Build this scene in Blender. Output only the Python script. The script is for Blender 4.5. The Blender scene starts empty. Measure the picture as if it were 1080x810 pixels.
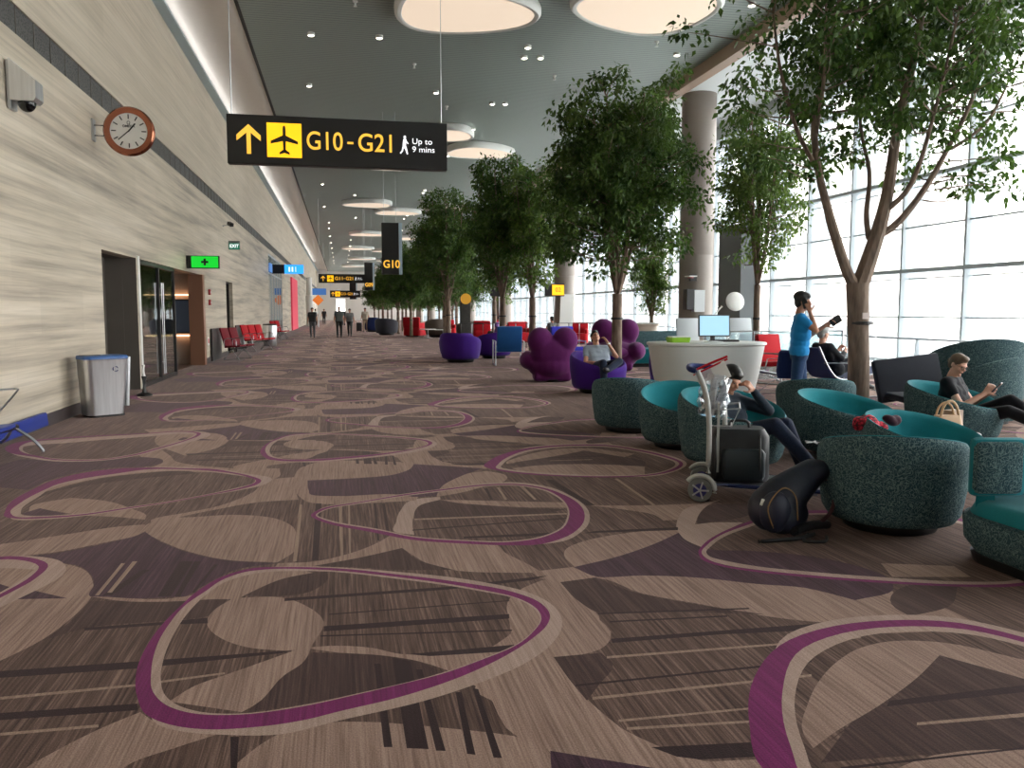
import bpy, bmesh, math, random
from mathutils import Vector, Matrix, Euler
from mathutils.geometry import delaunay_2d_cdt
import numpy as np
PI = math.pi
def A(d): return math.radians(d)
SC = bpy.context.scene
COL = SC.collection
rnd = random.Random(7)

# ------------------------------------------------------------------ camera
cd = bpy.data.cameras.new('camera'); cam = bpy.data.objects.new('camera', cd); COL.objects.link(cam)
cd.sensor_width = 36.0; cd.lens = 870 / 1080 * 36; cd.clip_end = 1000
cam.location = (0, 0, 1.5)
cam.rotation_euler = (math.radians(90 - 5.058), 0, math.radians(-11.645))
SC.camera = cam
# ------------------------------------------------------------------ view, sky, lights
SC.view_settings.view_transform = 'Standard'; SC.view_settings.look = 'None'
SC.view_settings.gamma = 1.0; SC.view_settings.use_curve_mapping = False
SC.view_settings.exposure = 1.25
SKY = 4.2
LAMP = 1.6
w = bpy.data.worlds.new('world'); SC.world = w; w.use_nodes = True
nt = w.node_tree; bg = nt.nodes['Background']
bg.inputs['Strength'].default_value = SKY
tc = nt.nodes.new('ShaderNodeTexCoord'); sp = nt.nodes.new('ShaderNodeSeparateXYZ')
cr = nt.nodes.new('ShaderNodeValToRGB')
nt.links.new(tc.outputs['Generated'], sp.inputs[0]); nt.links.new(sp.outputs['Z'], cr.inputs[0])
cr.color_ramp.elements[0].position = 0.0; cr.color_ramp.elements[0].color = (1.0, 0.985, 0.965, 1)
cr.color_ramp.elements[1].position = 0.7; cr.color_ramp.elements[1].color = (0.88, 0.94, 1.0, 1)
nt.links.new(cr.outputs[0], bg.inputs['Color'])
try:
    SC.cycles.max_bounces = 9; SC.cycles.diffuse_bounces = 5; SC.cycles.transparent_max_bounces = 24
    SC.cycles.sample_clamp_indirect = 6; SC.cycles.use_denoising = True
except Exception: pass
for i, (y0, y1) in enumerate([(-6, 20), (20, 60), (60, 142)]):        # sky portals in the window wall
    ld = bpy.data.lights.new('window_portal', 'AREA'); lo = bpy.data.objects.new('window_portal', ld); COL.objects.link(lo)
    ld.shape = 'RECTANGLE'; ld.size = 11.2; ld.size_y = y1 - y0; ld.cycles.is_portal = True
    lo.location = (13.7, (y0 + y1) / 2, 2.6); lo.rotation_euler = (0, PI / 2, 0)

for i, y in enumerate((10, 34, 58, 82, 106)):                        # added fill light above the stone wall, brightens the left ceiling; no fixture
    ld = bpy.data.lights.new('ceiling_fill', 'AREA'); lo = bpy.data.objects.new('ceiling_fill', ld); COL.objects.link(lo)
    ld.shape = 'RECTANGLE'; ld.size = .06; ld.size_y = 24; ld.energy = 19; ld.color = (1.0, .96, .92)
    lo.location = (-3.66, y, 8.13); lo.rotation_euler = (0, math.radians(-(180 - 72)), 0)
# ------------------------------------------------------------------ materials
def lin(c):
    if isinstance(c, str): c = tuple(int(c[i:i + 2], 16) for i in (0, 2, 4))
    r = []
    for v in c[:3]:
        v /= 255.0; r.append(v / 12.92 if v <= .04045 else ((v + .055) / 1.055) ** 2.4)
    return (*r, 1)
class NB:
    """small node-graph helper"""
    def __init__(s, name):
        s.m = bpy.data.materials.new(name); s.m.use_nodes = True; s.t = s.m.node_tree
        s.b = s.t.nodes['Principled BSDF']; s.out = s.t.nodes['Material Output']
    def n(s, typ, ins=None, **kw):
        x = s.t.nodes.new('ShaderNode' + typ)
        for k, v in kw.items(): setattr(x, k, v)
        for k, v in (ins or {}).items(): s.put(x, k, v)
        return x
    def put(s, x, k, v):
        if isinstance(v, tuple) and len(v) == 2 and hasattr(v[0], 'outputs'): s.t.links.new(v[0].outputs[v[1]], x.inputs[k])
        elif hasattr(v, 'outputs'): s.t.links.new(v.outputs[0], x.inputs[k])
        else: x.inputs[k].default_value = v
    def coord(s, scale=(1, 1, 1), rot=(0, 0, 0), kind='Object'):
        c = s.n('TexCoord'); return s.n('Mapping', {'Vector': (c, kind), 'Scale': scale, 'Rotation': rot})
    def noise(s, v, scale=5., detail=3., rough=.5):
        return s.n('TexNoise', {'Vector': v, 'Scale': scale, 'Detail': detail, 'Roughness': rough})
    def ramp(s, f, stops):
        r = s.n('ValToRGB', {'Fac': f}); e = r.color_ramp.elements
        while len(e) < len(stops): e.new(.5)
        for x, (p, c) in zip(e, stops): x.position = p; x.color = c
        return r
    def mix(s, f, a, b, mode='MIX'):
        x = s.n('Mix', data_type='RGBA', blend_type=mode)
        for i, v in ((0, f), (6, a), (7, b)):
            if hasattr(v, 'outputs'): s.t.links.new(v.outputs[0], x.inputs[i])
            elif isinstance(v, tuple) and len(v) == 2: s.t.links.new(v[0].outputs[v[1]], x.inputs[i])
            else: x.inputs[i].default_value = v
        class O: pass
        return (x, 2)
    def bump(s, h, d=.01, st=.5):
        x = s.n('Bump', {'Height': h, 'Distance': d, 'Strength': st}); s.put(s.b, 'Normal', x)
MATS = {}
def mat(name, col, rough=.6, metal=0., spec=.5, emit=0., ecol=None, noise=0., nscale=8., stretch=(1, 1, 1), bump=0., trans=0., alpha=1.):
    if name in MATS: return MATS[name]
    g = NB(name); b = g.b; c = lin(col)
    b.inputs['Base Color'].default_value = c; b.inputs['Roughness'].default_value = rough
    b.inputs['Metallic'].default_value = metal; b.inputs['Specular IOR Level'].default_value = spec
    if noise or bump:
        nz = g.noise(g.coord(stretch), nscale, 4)
        if noise:
            lo = tuple(v * (1 - noise) for v in c[:3]) + (1,); hi = tuple(min(1, v * (1 + noise)) for v in c[:3]) + (1,)
            g.put(b, 'Base Color', g.ramp(nz, [(.3, lo), (.7, hi)]))
        if bump: g.bump(nz, bump)
    if emit:
        b.inputs['Emission Color'].default_value = lin(ecol) if ecol else c; b.inputs['Emission Strength'].default_value = emit
    if trans: b.inputs['Transmission Weight'].default_value = trans
    if alpha < 1: b.inputs['Alpha'].default_value = alpha
    MATS[name] = g.m; return g.m

def carpet_mat(name, base, dark, light, rot, amt=1.):
    g = NB(name)
    m1 = g.coord((70, 1.6, 1), (0, 0, rot)); n1 = g.noise(m1, 1., 4, .65)
    m2 = g.coord((9, .35, 1), (0, 0, rot)); n2 = g.noise(m2, 1., 2, .5)
    m3 = g.coord((1, 1, 1)); n3 = g.noise(m3, 160., 2, .6)
    c1 = g.ramp(n1, [(.34, lin(dark)), (.52, lin(base)), (.70, lin(light))])
    c2 = g.ramp(n2, [(.36, (.72, .70, .70, 1)), (.6, (1.05, 1.05, 1.05, 1))])
    c3 = g.ramp(n3, [(.3, (.72, .72, .72, 1)), (.7, (1.2, 1.2, 1.2, 1))])
    a = g.mix(amt, c1, c2, 'MULTIPLY'); a = g.mix(1., a, c3, 'MULTIPLY')
    g.put(g.b, 'Base Color', a); g.b.inputs['Roughness'].default_value = .95; g.b.inputs['Specular IOR Level'].default_value = .1; g.b.inputs['Sheen Weight'].default_value = .15; g.b.inputs['Sheen Tint'].default_value = (1, .76, .70, 1); g.b.inputs['Sheen Roughness'].default_value = .4
    g.bump(n3, .004, .4); return g.m
CM = {
 'base':  carpet_mat('carpet_striped_brown', (98, 77, 69), (58, 43, 40), (142, 116, 103), .25),
 'tan':   carpet_mat('carpet_tan', (158, 131, 118), (128, 103, 92), (176, 149, 135), -.1, .5),
 'cream': carpet_mat('carpet_cream', (176, 151, 139), (162, 137, 126), (188, 163, 151), 0, .3),
 'plum':  carpet_mat('carpet_plum', (68, 44, 60), (44, 28, 42), (92, 68, 78), .5),
 'brown': carpet_mat('carpet_dark_brown', (70, 52, 50), (50, 36, 36), (92, 72, 67), .3),
 'dark':  carpet_mat('carpet_black_bar', (40, 26, 30), (32, 21, 25), (50, 34, 38), .2, .3),
 'light': carpet_mat('carpet_light_bar', (154, 130, 114), (134, 110, 98), (170, 146, 130), .2, .3),
 'pink':  carpet_mat('carpet_magenta', (118, 28, 94), (102, 20, 80), (132, 38, 106), .1, .3),
 'edge':  carpet_mat('carpet_edge_grey', (88, 80, 88), (66, 58, 68), (104, 96, 102), .9),
}
CORDER = list(CM)

def travertine(name, c0, c1, c2, joint=.6):
    g = NB(name)
    m = g.coord((1, .10, 2.6)); n1 = g.noise(m, 1.6, 6, .6)
    m2 = g.coord((1, .35, 26)); n2 = g.noise(m2, 1.2, 5, .6)
    c = g.ramp(n1, [(.32, lin(c0)), (.5, lin(c1)), (.68, lin(c2))])
    d = g.ramp(n2, [(.36, (.86, .86, .86, 1)), (.56, (1.02, 1.02, 1.02, 1))])
    a = g.mix(1., c, d, 'MULTIPLY')
    co = g.n('TexCoord'); sx = g.n('SeparateXYZ', {0: (co, 'Object')}); cb = g.n('CombineXYZ', {0: (sx, 'Y'), 1: (sx, 'Z')})
    br = g.n('TexBrick', {'Vector': cb, 'Color1': (1, 1, 1, 1), 'Color2': (.93, .93, .92, 1), 'Mortar': (joint, joint, joint, 1), 'Scale': 1., 'Mortar Size': .004, 'Brick Width': 1.8, 'Row Height': .6})
    a = g.mix(1., a, br, 'MULTIPLY')
    g.put(g.b, 'Base Color', a); g.b.inputs['Roughness'].default_value = .45
    g.bump(n2, .004, .3); return g.m
M_TRAV = travertine('travertine', (154, 144, 131), (202, 190, 171), (220, 209, 192), .9)
M_TRAV2 = travertine('travertine_upper', (192, 180, 162), (204, 192, 174), (212, 201, 184), .94)

def tub_pattern(name, base, line, sc=13.):
    g = NB(name)
    m = g.coord((1, 1, 1)); nz = g.noise(m, 9., 2)
    wv = g.n('VectorMath', {0: m, 1: (nz, 'Color')}, operation='ADD')
    v = g.n('TexVoronoi', {'Vector': wv, 'Scale': sc}, feature='DISTANCE_TO_EDGE')
    r = g.ramp((v, 'Distance'), [(.0, lin(line)), (.055, lin(line)), (.10, lin(base))])
    n3 = g.noise(m, 220., 2); r2 = g.ramp(n3, [(.3, (.7, .7, .7, 1)), (.7, (1.2, 1.2, 1.2, 1))])
    g.put(g.b, 'Base Color', g.mix(1., r, r2, 'MULTIPLY')); g.b.inputs['Roughness'].default_value = .9; g.b.inputs['Specular IOR Level'].default_value = .15
    g.bump(n3, .003, .3); return g.m
def fabric(name, col, k=.12, sc=260.):
    if name in MATS: return MATS[name]
    g = NB(name); c = lin(col); nz = g.noise(g.coord(), sc, 2)
    n2 = g.noise(g.coord(), 5., 2)
    a = g.ramp(nz, [(.3, tuple(v * (1 - k) for v in c[:3]) + (1,)), (.7, tuple(min(1, v * (1 + k)) for v in c[:3]) + (1,))])
    b2 = g.ramp(n2, [(.3, (.93, .93, .93, 1)), (.7, (1.04, 1.04, 1.04, 1))])
    g.put(g.b, 'Base Color', g.mix(1., a, b2, 'MULTIPLY')); g.b.inputs['Roughness'].default_value = .88
    g.b.inputs['Specular IOR Level'].default_value = .2; g.b.inputs['Sheen Weight'].default_value = .12
    g.bump(nz, .002, .3); MATS[name] = g.m; return g.m

M_TEALP = tub_pattern('teal_squiggle_fabric', (48, 74, 82), (106, 128, 128))
M_TEAL = fabric('teal_fabric', (28, 122, 132))
M_VIOLET = fabric('violet_fabric', (66, 28, 126)); M_PLUMF = fabric('plum_fabric', (92, 26, 88)); M_RED = fabric('red_fabric', (178, 22, 34))
M_DGREY = fabric('dark_grey_fabric', (58, 58, 66)); M_NAVY = fabric('navy_fabric', (34, 48, 96)); M_BLUE = fabric('blue_fabric', (34, 88, 150))
M_BLACK = mat('black_plastic', (22, 22, 24), .5); M_SIGN = mat('sign_black', (24, 22, 22), .4)
M_STEEL = mat('brushed_steel', (226, 228, 232), .34, 1., noise=.08, nscale=3., stretch=(12, 12, .5))
M_STEEL2 = mat('satin_steel', (190, 192, 196), .35, 1.)
M_WHITE = mat('white_paint', (232, 232, 228), .45); M_WHITESOLID = mat('white_solid_surface', (222, 222, 218), .3)
M_CEIL = mat('light_grey_ceiling', (226, 220, 214), .6, noise=.02)
M_CEILW = mat('white_ceiling', (226, 230, 230), .6)
M_BEAM = mat('tan_beam', (176, 150, 130), .5, noise=.04, nscale=2.)
M_COLUMN = mat('column_cladding', (132, 122, 114), .45, noise=.03, nscale=2.)
M_DARKW = mat('dark_panel', (96, 90, 84), .5, noise=.05, nscale=3.)
M_DKFRAME = mat('dark_frame', (44, 42, 42), .4)
M_FRAME = mat('window_frame_grey', (176, 186, 192), .4)
M_YEL = mat('sign_yellow', (250, 180, 20), .5, emit=.55); M_YELT = mat('sign_letter_yellow', (235, 175, 60), .5, emit=.45)
M_WHT = mat('sign_letter_white', (235, 235, 240), .5, emit=.5)
M_GREEN = mat('sign_green', (10, 170, 40), .5, emit=.6); M_TEALS = mat('exit_sign_green', (20, 120, 96), .5, emit=.25)
M_BLUES = mat('sign_blue', (40, 140, 235), .5, emit=.7); M_ORANGE = mat('sign_orange', (220, 120, 50), .5, emit=.3)
M_PINKP = mat('pink_panel', (226, 70, 96), .6, emit=.08)
M_COPPER = mat('copper', (176, 112, 88), .22, 1.)
M_DIAL = mat('clock_dial', (236, 234, 228), .4)
M_SKIN = mat('skin', (186, 132, 106), .55, noise=.06, nscale=12.); M_SKIN2 = mat('fair_skin', (212, 160, 138), .55, noise=.06, nscale=12.)
M_HAIRB = mat('black_hair', (22, 18, 16), .5, noise=.3, nscale=60., stretch=(6, 6, 1)); M_HAIRG = mat('grey_hair', (150, 148, 146), .6, noise=.2, nscale=60., stretch=(6, 6, 1))
M_HAIRBR = mat('light_brown_hair', (100, 80, 64), .5, noise=.25, nscale=60., stretch=(6, 6, 1))
M_DENIM = fabric('denim', (48, 70, 106), .3, 90.); M_DENIMD = fabric('dark_denim', (34, 44, 66), .25, 90.)
M_BARK = mat('bark', (122, 104, 90), .85, noise=.35, nscale=7., stretch=(3, 3, .6), bump=.02)
M_EYE = mat('eye_dark', (30, 24, 22), .3); M_LIP = mat('lips', (150, 84, 78), .5)
M_SLATE = mat('skirting_stone', (70, 62, 62), .4)
def leaf_mat(name, c0, c1):
    g = NB(name); o = g.n('ObjectInfo'); m = g.coord(); nz = g.noise(m, 2.2, 3)
    c = g.ramp(nz, [(.3, lin(c0)), (.7, lin(c1))])
    g.put(g.b, 'Base Color', c); g.b.inputs['Roughness'].default_value = .45; g.b.inputs['Specular IOR Level'].default_value = .4
    tr = g.n('BsdfTranslucent', {'Color': c}); mx = g.n('MixShader', {0: .42, 1: g.b, 2: tr})
    g.t.links.new(mx.outputs[0], g.out.inputs[0]); return g.m
M_LEAF = leaf_mat('ficus_leaf', (52, 82, 34), (118, 142, 64)); M_LEAF2 = leaf_mat('ficus_leaf_dark', (40, 68, 30), (94, 122, 52))
def glass_mat(name, tint=(1, 1, 1, 1), refl=.07):
    g = NB(name); g.t.nodes.remove(g.b)
    tr = g.n('BsdfTransparent', {'Color': tint}); gl = g.n('BsdfGlossy', {'Color': (1, 1, 1, 1), 'Roughness': .02})
    lw = g.n('LayerWeight', {'Blend': .25}); mp = g.n('MapRange', {0: (lw, 'Fresnel'), 3: refl, 4: .8})
    mx = g.n('MixShader', {0: mp, 1: tr, 2: gl}); g.t.links.new(mx.outputs[0], g.out.inputs[0]); return g.m
M_GLASS = glass_mat('window_glass', (.985, .98, .965, 1), .03); M_GLASSD = glass_mat('door_glass', (.66, .80, .77, 1), .38)
M_BAGP = glass_mat('clear_plastic', (.80, .84, .88, 1), .18)
def slats():
    g = NB('grey_green_slatted_ceiling'); co = g.n('TexCoord'); sx = g.n('SeparateXYZ', {0: (co, 'Object')})
    f = g.n('Math', {0: (sx, 'Y'), 1: 7.0}, operation='MULTIPLY'); fr = g.n('Math', {0: f}, operation='FRACT')
    c = g.ramp(fr, [(0, lin((108, 118, 114))), (.12, lin((108, 118, 114))), (.2, lin((154, 164, 158))), (.9, lin((158, 168, 162)))])
    g.put(g.b, 'Base Color', c); g.b.inputs['Roughness'].default_value = .5; g.bump(fr, .01, .3); return g.m
M_SLAT = slats()
def vent():
    g = NB('vent_grille'); v = g.n('TexVoronoi', {'Vector': g.coord((22, 22, 22)), 'Scale': 1.5})
    c = g.ramp((v, 'Distance'), [(.3, lin((40, 40, 42))), (.5, lin((86, 86, 84)))]); g.put(g.b, 'Base Color', c); return g.m
M_VENT = vent()
def lamp_mat():
    g = NB('lamp_diffuser'); co = g.n('TexCoord')
    g.b.inputs['Base Color'].default_value = lin((190, 175, 160)); g.b.inputs['Emission Color'].default_value = (1.0, .80, .62, 1)
    g.b.inputs['Emission Strength'].default_value = .20 * LAMP; return g.m
M_LAMP = lamp_mat(); M_SPOT = mat('spot_emitter', (255, 244, 225), .5, emit=9.)

# ------------------------------------------------------------------ mesh helpers
def link(name, me, parent=None, m=None, smooth=False):
    o = bpy.data.objects.new(name, me); COL.objects.link(o)
    if m is not None:
        for x in (m if isinstance(m, (list, tuple)) else [m]): me.materials.append(x)
    if smooth: me.shade_smooth()
    if parent is not None: o.parent = parent
    return o
def obj(name, bm, m, parent=None, smooth=False):
    me = bpy.data.meshes.new(name); bmesh.ops.recalc_face_normals(bm, faces=bm.faces[:]); bm.to_mesh(me); bm.free()
    o = link(name, me, parent, m, smooth)
    if smooth:
        try: me.set_sharp_from_angle(angle=math.radians(42))
        except Exception: pass
    return o
def tag(o, label, cat, group=None, kind=None):
    if label: o['label'] = label
    if cat: o['category'] = cat
    if group: o['group'] = group
    if kind: o['kind'] = kind
    return o
def struct(o): o['kind'] = 'structure'; return o
def thing(name, label, cat, loc=(0, 0, 0), rz=0., group=None):
    o = bpy.data.objects.new(name, None); COL.objects.link(o); o.location = loc; o.rotation_euler = (0, 0, rz)
    o.empty_display_size = .1
    return tag(o, label, cat, group)
def dup(root, loc=None, rz=None, sc=None, label=None, group=None):
    r = root.copy(); COL.objects.link(r)
    if loc is not None: r.location = loc
    if rz is not None: r.rotation_euler = (0, 0, rz)
    if sc is not None: r.scale = (sc, sc, sc) if not isinstance(sc, tuple) else sc
    if label: r['label'] = label
    if group: r['group'] = group
    for ch in list(root.children):
        c = ch.copy(); COL.objects.link(c); c.parent = r
        for gch in list(ch.children):
            d = gch.copy(); COL.objects.link(d); d.parent = c
    return r
def BM(): return bmesh.new()
def box(bm, c, s, rot=None, bev=0.):
    b2 = bmesh.new(); bmesh.ops.create_cube(b2, size=1.); bmesh.ops.scale(b2, vec=s, verts=b2.verts)
    if bev: bmesh.ops.bevel(b2, geom=b2.edges[:], offset=bev, segments=2, profile=.5, affect='EDGES')
    M = Matrix.Translation(c)
    if rot is not None: M = M @ Euler(rot).to_matrix().to_4x4()
    bmesh.ops.transform(b2, matrix=M, verts=b2.verts); merge(bm, b2); return bm
def merge(bm, b2):
    me = bpy.data.meshes.new('t'); b2.to_mesh(me); b2.free(); bm.from_mesh(me); bpy.data.meshes.remove(me)
def b_(c, s, rot=None, bev=0.): return box(BM(), c, s, rot, bev)
def bx(x0, x1, y0, y1, z0, z1, bev=0.): return b_(((x0 + x1) / 2, (y0 + y1) / 2, (z0 + z1) / 2), (x1 - x0, y1 - y0, z1 - z0), None, bev)
def frame_of(d):
    d = Vector(d).normalized(); a = Vector((0, 0, 1)) if abs(d.z) < .92 else Vector((1, 0, 0))
    u = d.cross(a).normalized(); v = u.cross(d).normalized(); return u, v
def tube(bm, pts, r, seg=10, cap=True):
    pts = [Vector(p) for p in pts]; n = len(pts); rs = r if isinstance(r, (list, tuple)) else [r] * n
    rings = []; pu = None
    for i, p in enumerate(pts):
        d = (pts[min(i + 1, n - 1)] - pts[max(i - 1, 0)])
        if d.length < 1e-9: d = Vector((0, 0, 1))
        d.normalize()
        if pu is None: u, v = frame_of(d)
        else:
            u = pu - d * pu.dot(d); u = u.normalized() if u.length > 1e-6 else frame_of(d)[0]; v = d.cross(u)
        pu = u
        rings.append([bm.verts.new(p + (u * math.cos(t) + v * math.sin(t)) * rs[i]) for t in [2 * PI * k / seg for k in range(seg)]])
    for a, b in zip(rings, rings[1:]):
        for k in range(seg): bm.faces.new((a[k], a[(k + 1) % seg], b[(k + 1) % seg], b[k]))
    if cap: bm.faces.new(rings[0][::-1]); bm.faces.new(rings[-1])
    return bm
def smoothpath(pts, n=6):
    P = [Vector(p) for p in pts]; out = []
    for i in range(len(P) - 1):
        p0 = P[max(i - 1, 0)]; p1 = P[i]; p2 = P[i + 1]; p3 = P[min(i + 2, len(P) - 1)]
        for k in range(n):
            t = k / n; out.append(.5 * ((2 * p1) + (p2 - p0) * t + (2 * p0 - 5 * p1 + 4 * p2 - p3) * t * t + (3 * p1 - p0 - 3 * p2 + p3) * t ** 3))
    out.append(P[-1]); return out
def loft(bm, rings, cap=True, closed=True):
    R = [[bm.verts.new(p) for p in r] for r in rings]; n = len(R[0])
    for a, b in zip(R, R[1:]):
        for k in range(n if closed else n - 1): bm.faces.new((a[k], a[(k + 1) % n], b[(k + 1) % n], b[k]))
    if cap and closed: bm.faces.new(R[0][::-1]); bm.faces.new(R[-1])
    return bm
def lathe(bm, prof, seg=32, c=(0, 0, 0), cap=True):
    return loft(bm, [[(c[0] + r * math.cos(2 * PI * k / seg), c[1] + r * math.sin(2 * PI * k / seg), c[2] + z) for k in range(seg)] for r, z in prof], cap)
def prism(bm, poly, z0, z1, M=None):
    a = [Vector((x, y, z0)) for x, y in poly]; b = [Vector((x, y, z1)) for x, y in poly]
    if M is not None: a = [M @ v for v in a]; b = [M @ v for v in b]
    return loft(bm, [a, b])
def ell(bm, c, r, rot=None, seg=20, rings=14):
    M = Matrix.Translation(c)
    if rot is not None: M = M @ (rot if isinstance(rot, Matrix) else Euler(rot).to_matrix().to_4x4())
    bmesh.ops.create_uvsphere(bm, u_segments=seg, v_segments=rings, radius=1., matrix=M @ Matrix.Diagonal((*r, 1))); return bm
def cone(bm, a, b, ra, rb, seg=12):
    """capsule with two radii"""
    a = Vector(a); b = Vector(b); d = b - a; L = d.length
    if L < 1e-6: return ell(bm, a, (ra,) * 3, None, seg, 8)
    d.normalize(); pts = []; rs = []
    for t in (-1., -.85, -.5): pts.append(a + d * ra * t); rs.append(ra * math.sqrt(max(0, 1 - t * t)) + .0005)
    pts.append(a); rs.append(ra); pts.append(b); rs.append(rb)
    for t in (.5, .85, 1.): pts.append(b + d * rb * t); rs.append(rb * math.sqrt(max(0, 1 - t * t)) + .0005)
    return tube(bm, pts, rs, seg)
def remesh(o, vox, sm=2):
    m = o.modifiers.new('remesh', 'REMESH'); m.mode = 'VOXEL'; m.voxel_size = vox; m.use_smooth_shade = True
    if sm: s = o.modifiers.new('smooth', 'SMOOTH'); s.iterations = sm; s.factor = .5
    return o
def bake(objs):
    """turn modifiers into plain mesh data"""
    dg = bpy.context.evaluated_depsgraph_get()
    for o in objs:
        me = bpy.data.meshes.new_from_object(o.evaluated_get(dg)); o.modifiers.clear(); old = o.data; o.data = me
def text(parent, s, size, m, loc, rot, ext=.003, align='LEFT', name='lettering', sx=1., bold=0., fit=None):
    cu = bpy.data.curves.new('t', 'FONT'); cu.body = s; cu.size = size; cu.extrude = ext; cu.align_x = align; cu.align_y = 'CENTER'; cu.offset = bold
    cu.space_line = 1.0
    t = bpy.data.objects.new('t', cu); COL.objects.link(t)
    dg = bpy.context.evaluated_depsgraph_get(); dg.update()
    me = bpy.data.meshes.new_from_object(t.evaluated_get(dg)); bpy.data.objects.remove(t); bpy.data.curves.remove(cu)
    me.materials.clear()
    if fit:
        xs = [v.co.x for v in me.vertices]; x0 = min(xs); k = fit / (max(xs) - x0)
        for v in me.vertices: v.co.x = (v.co.x - x0) * k
    o = link(name, me, parent, m); o.location = loc; o.rotation_euler = rot; o.scale = (sx, 1, 1); return o
FRONT = (PI / 2, 0, 0)     # faces -Y
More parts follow.
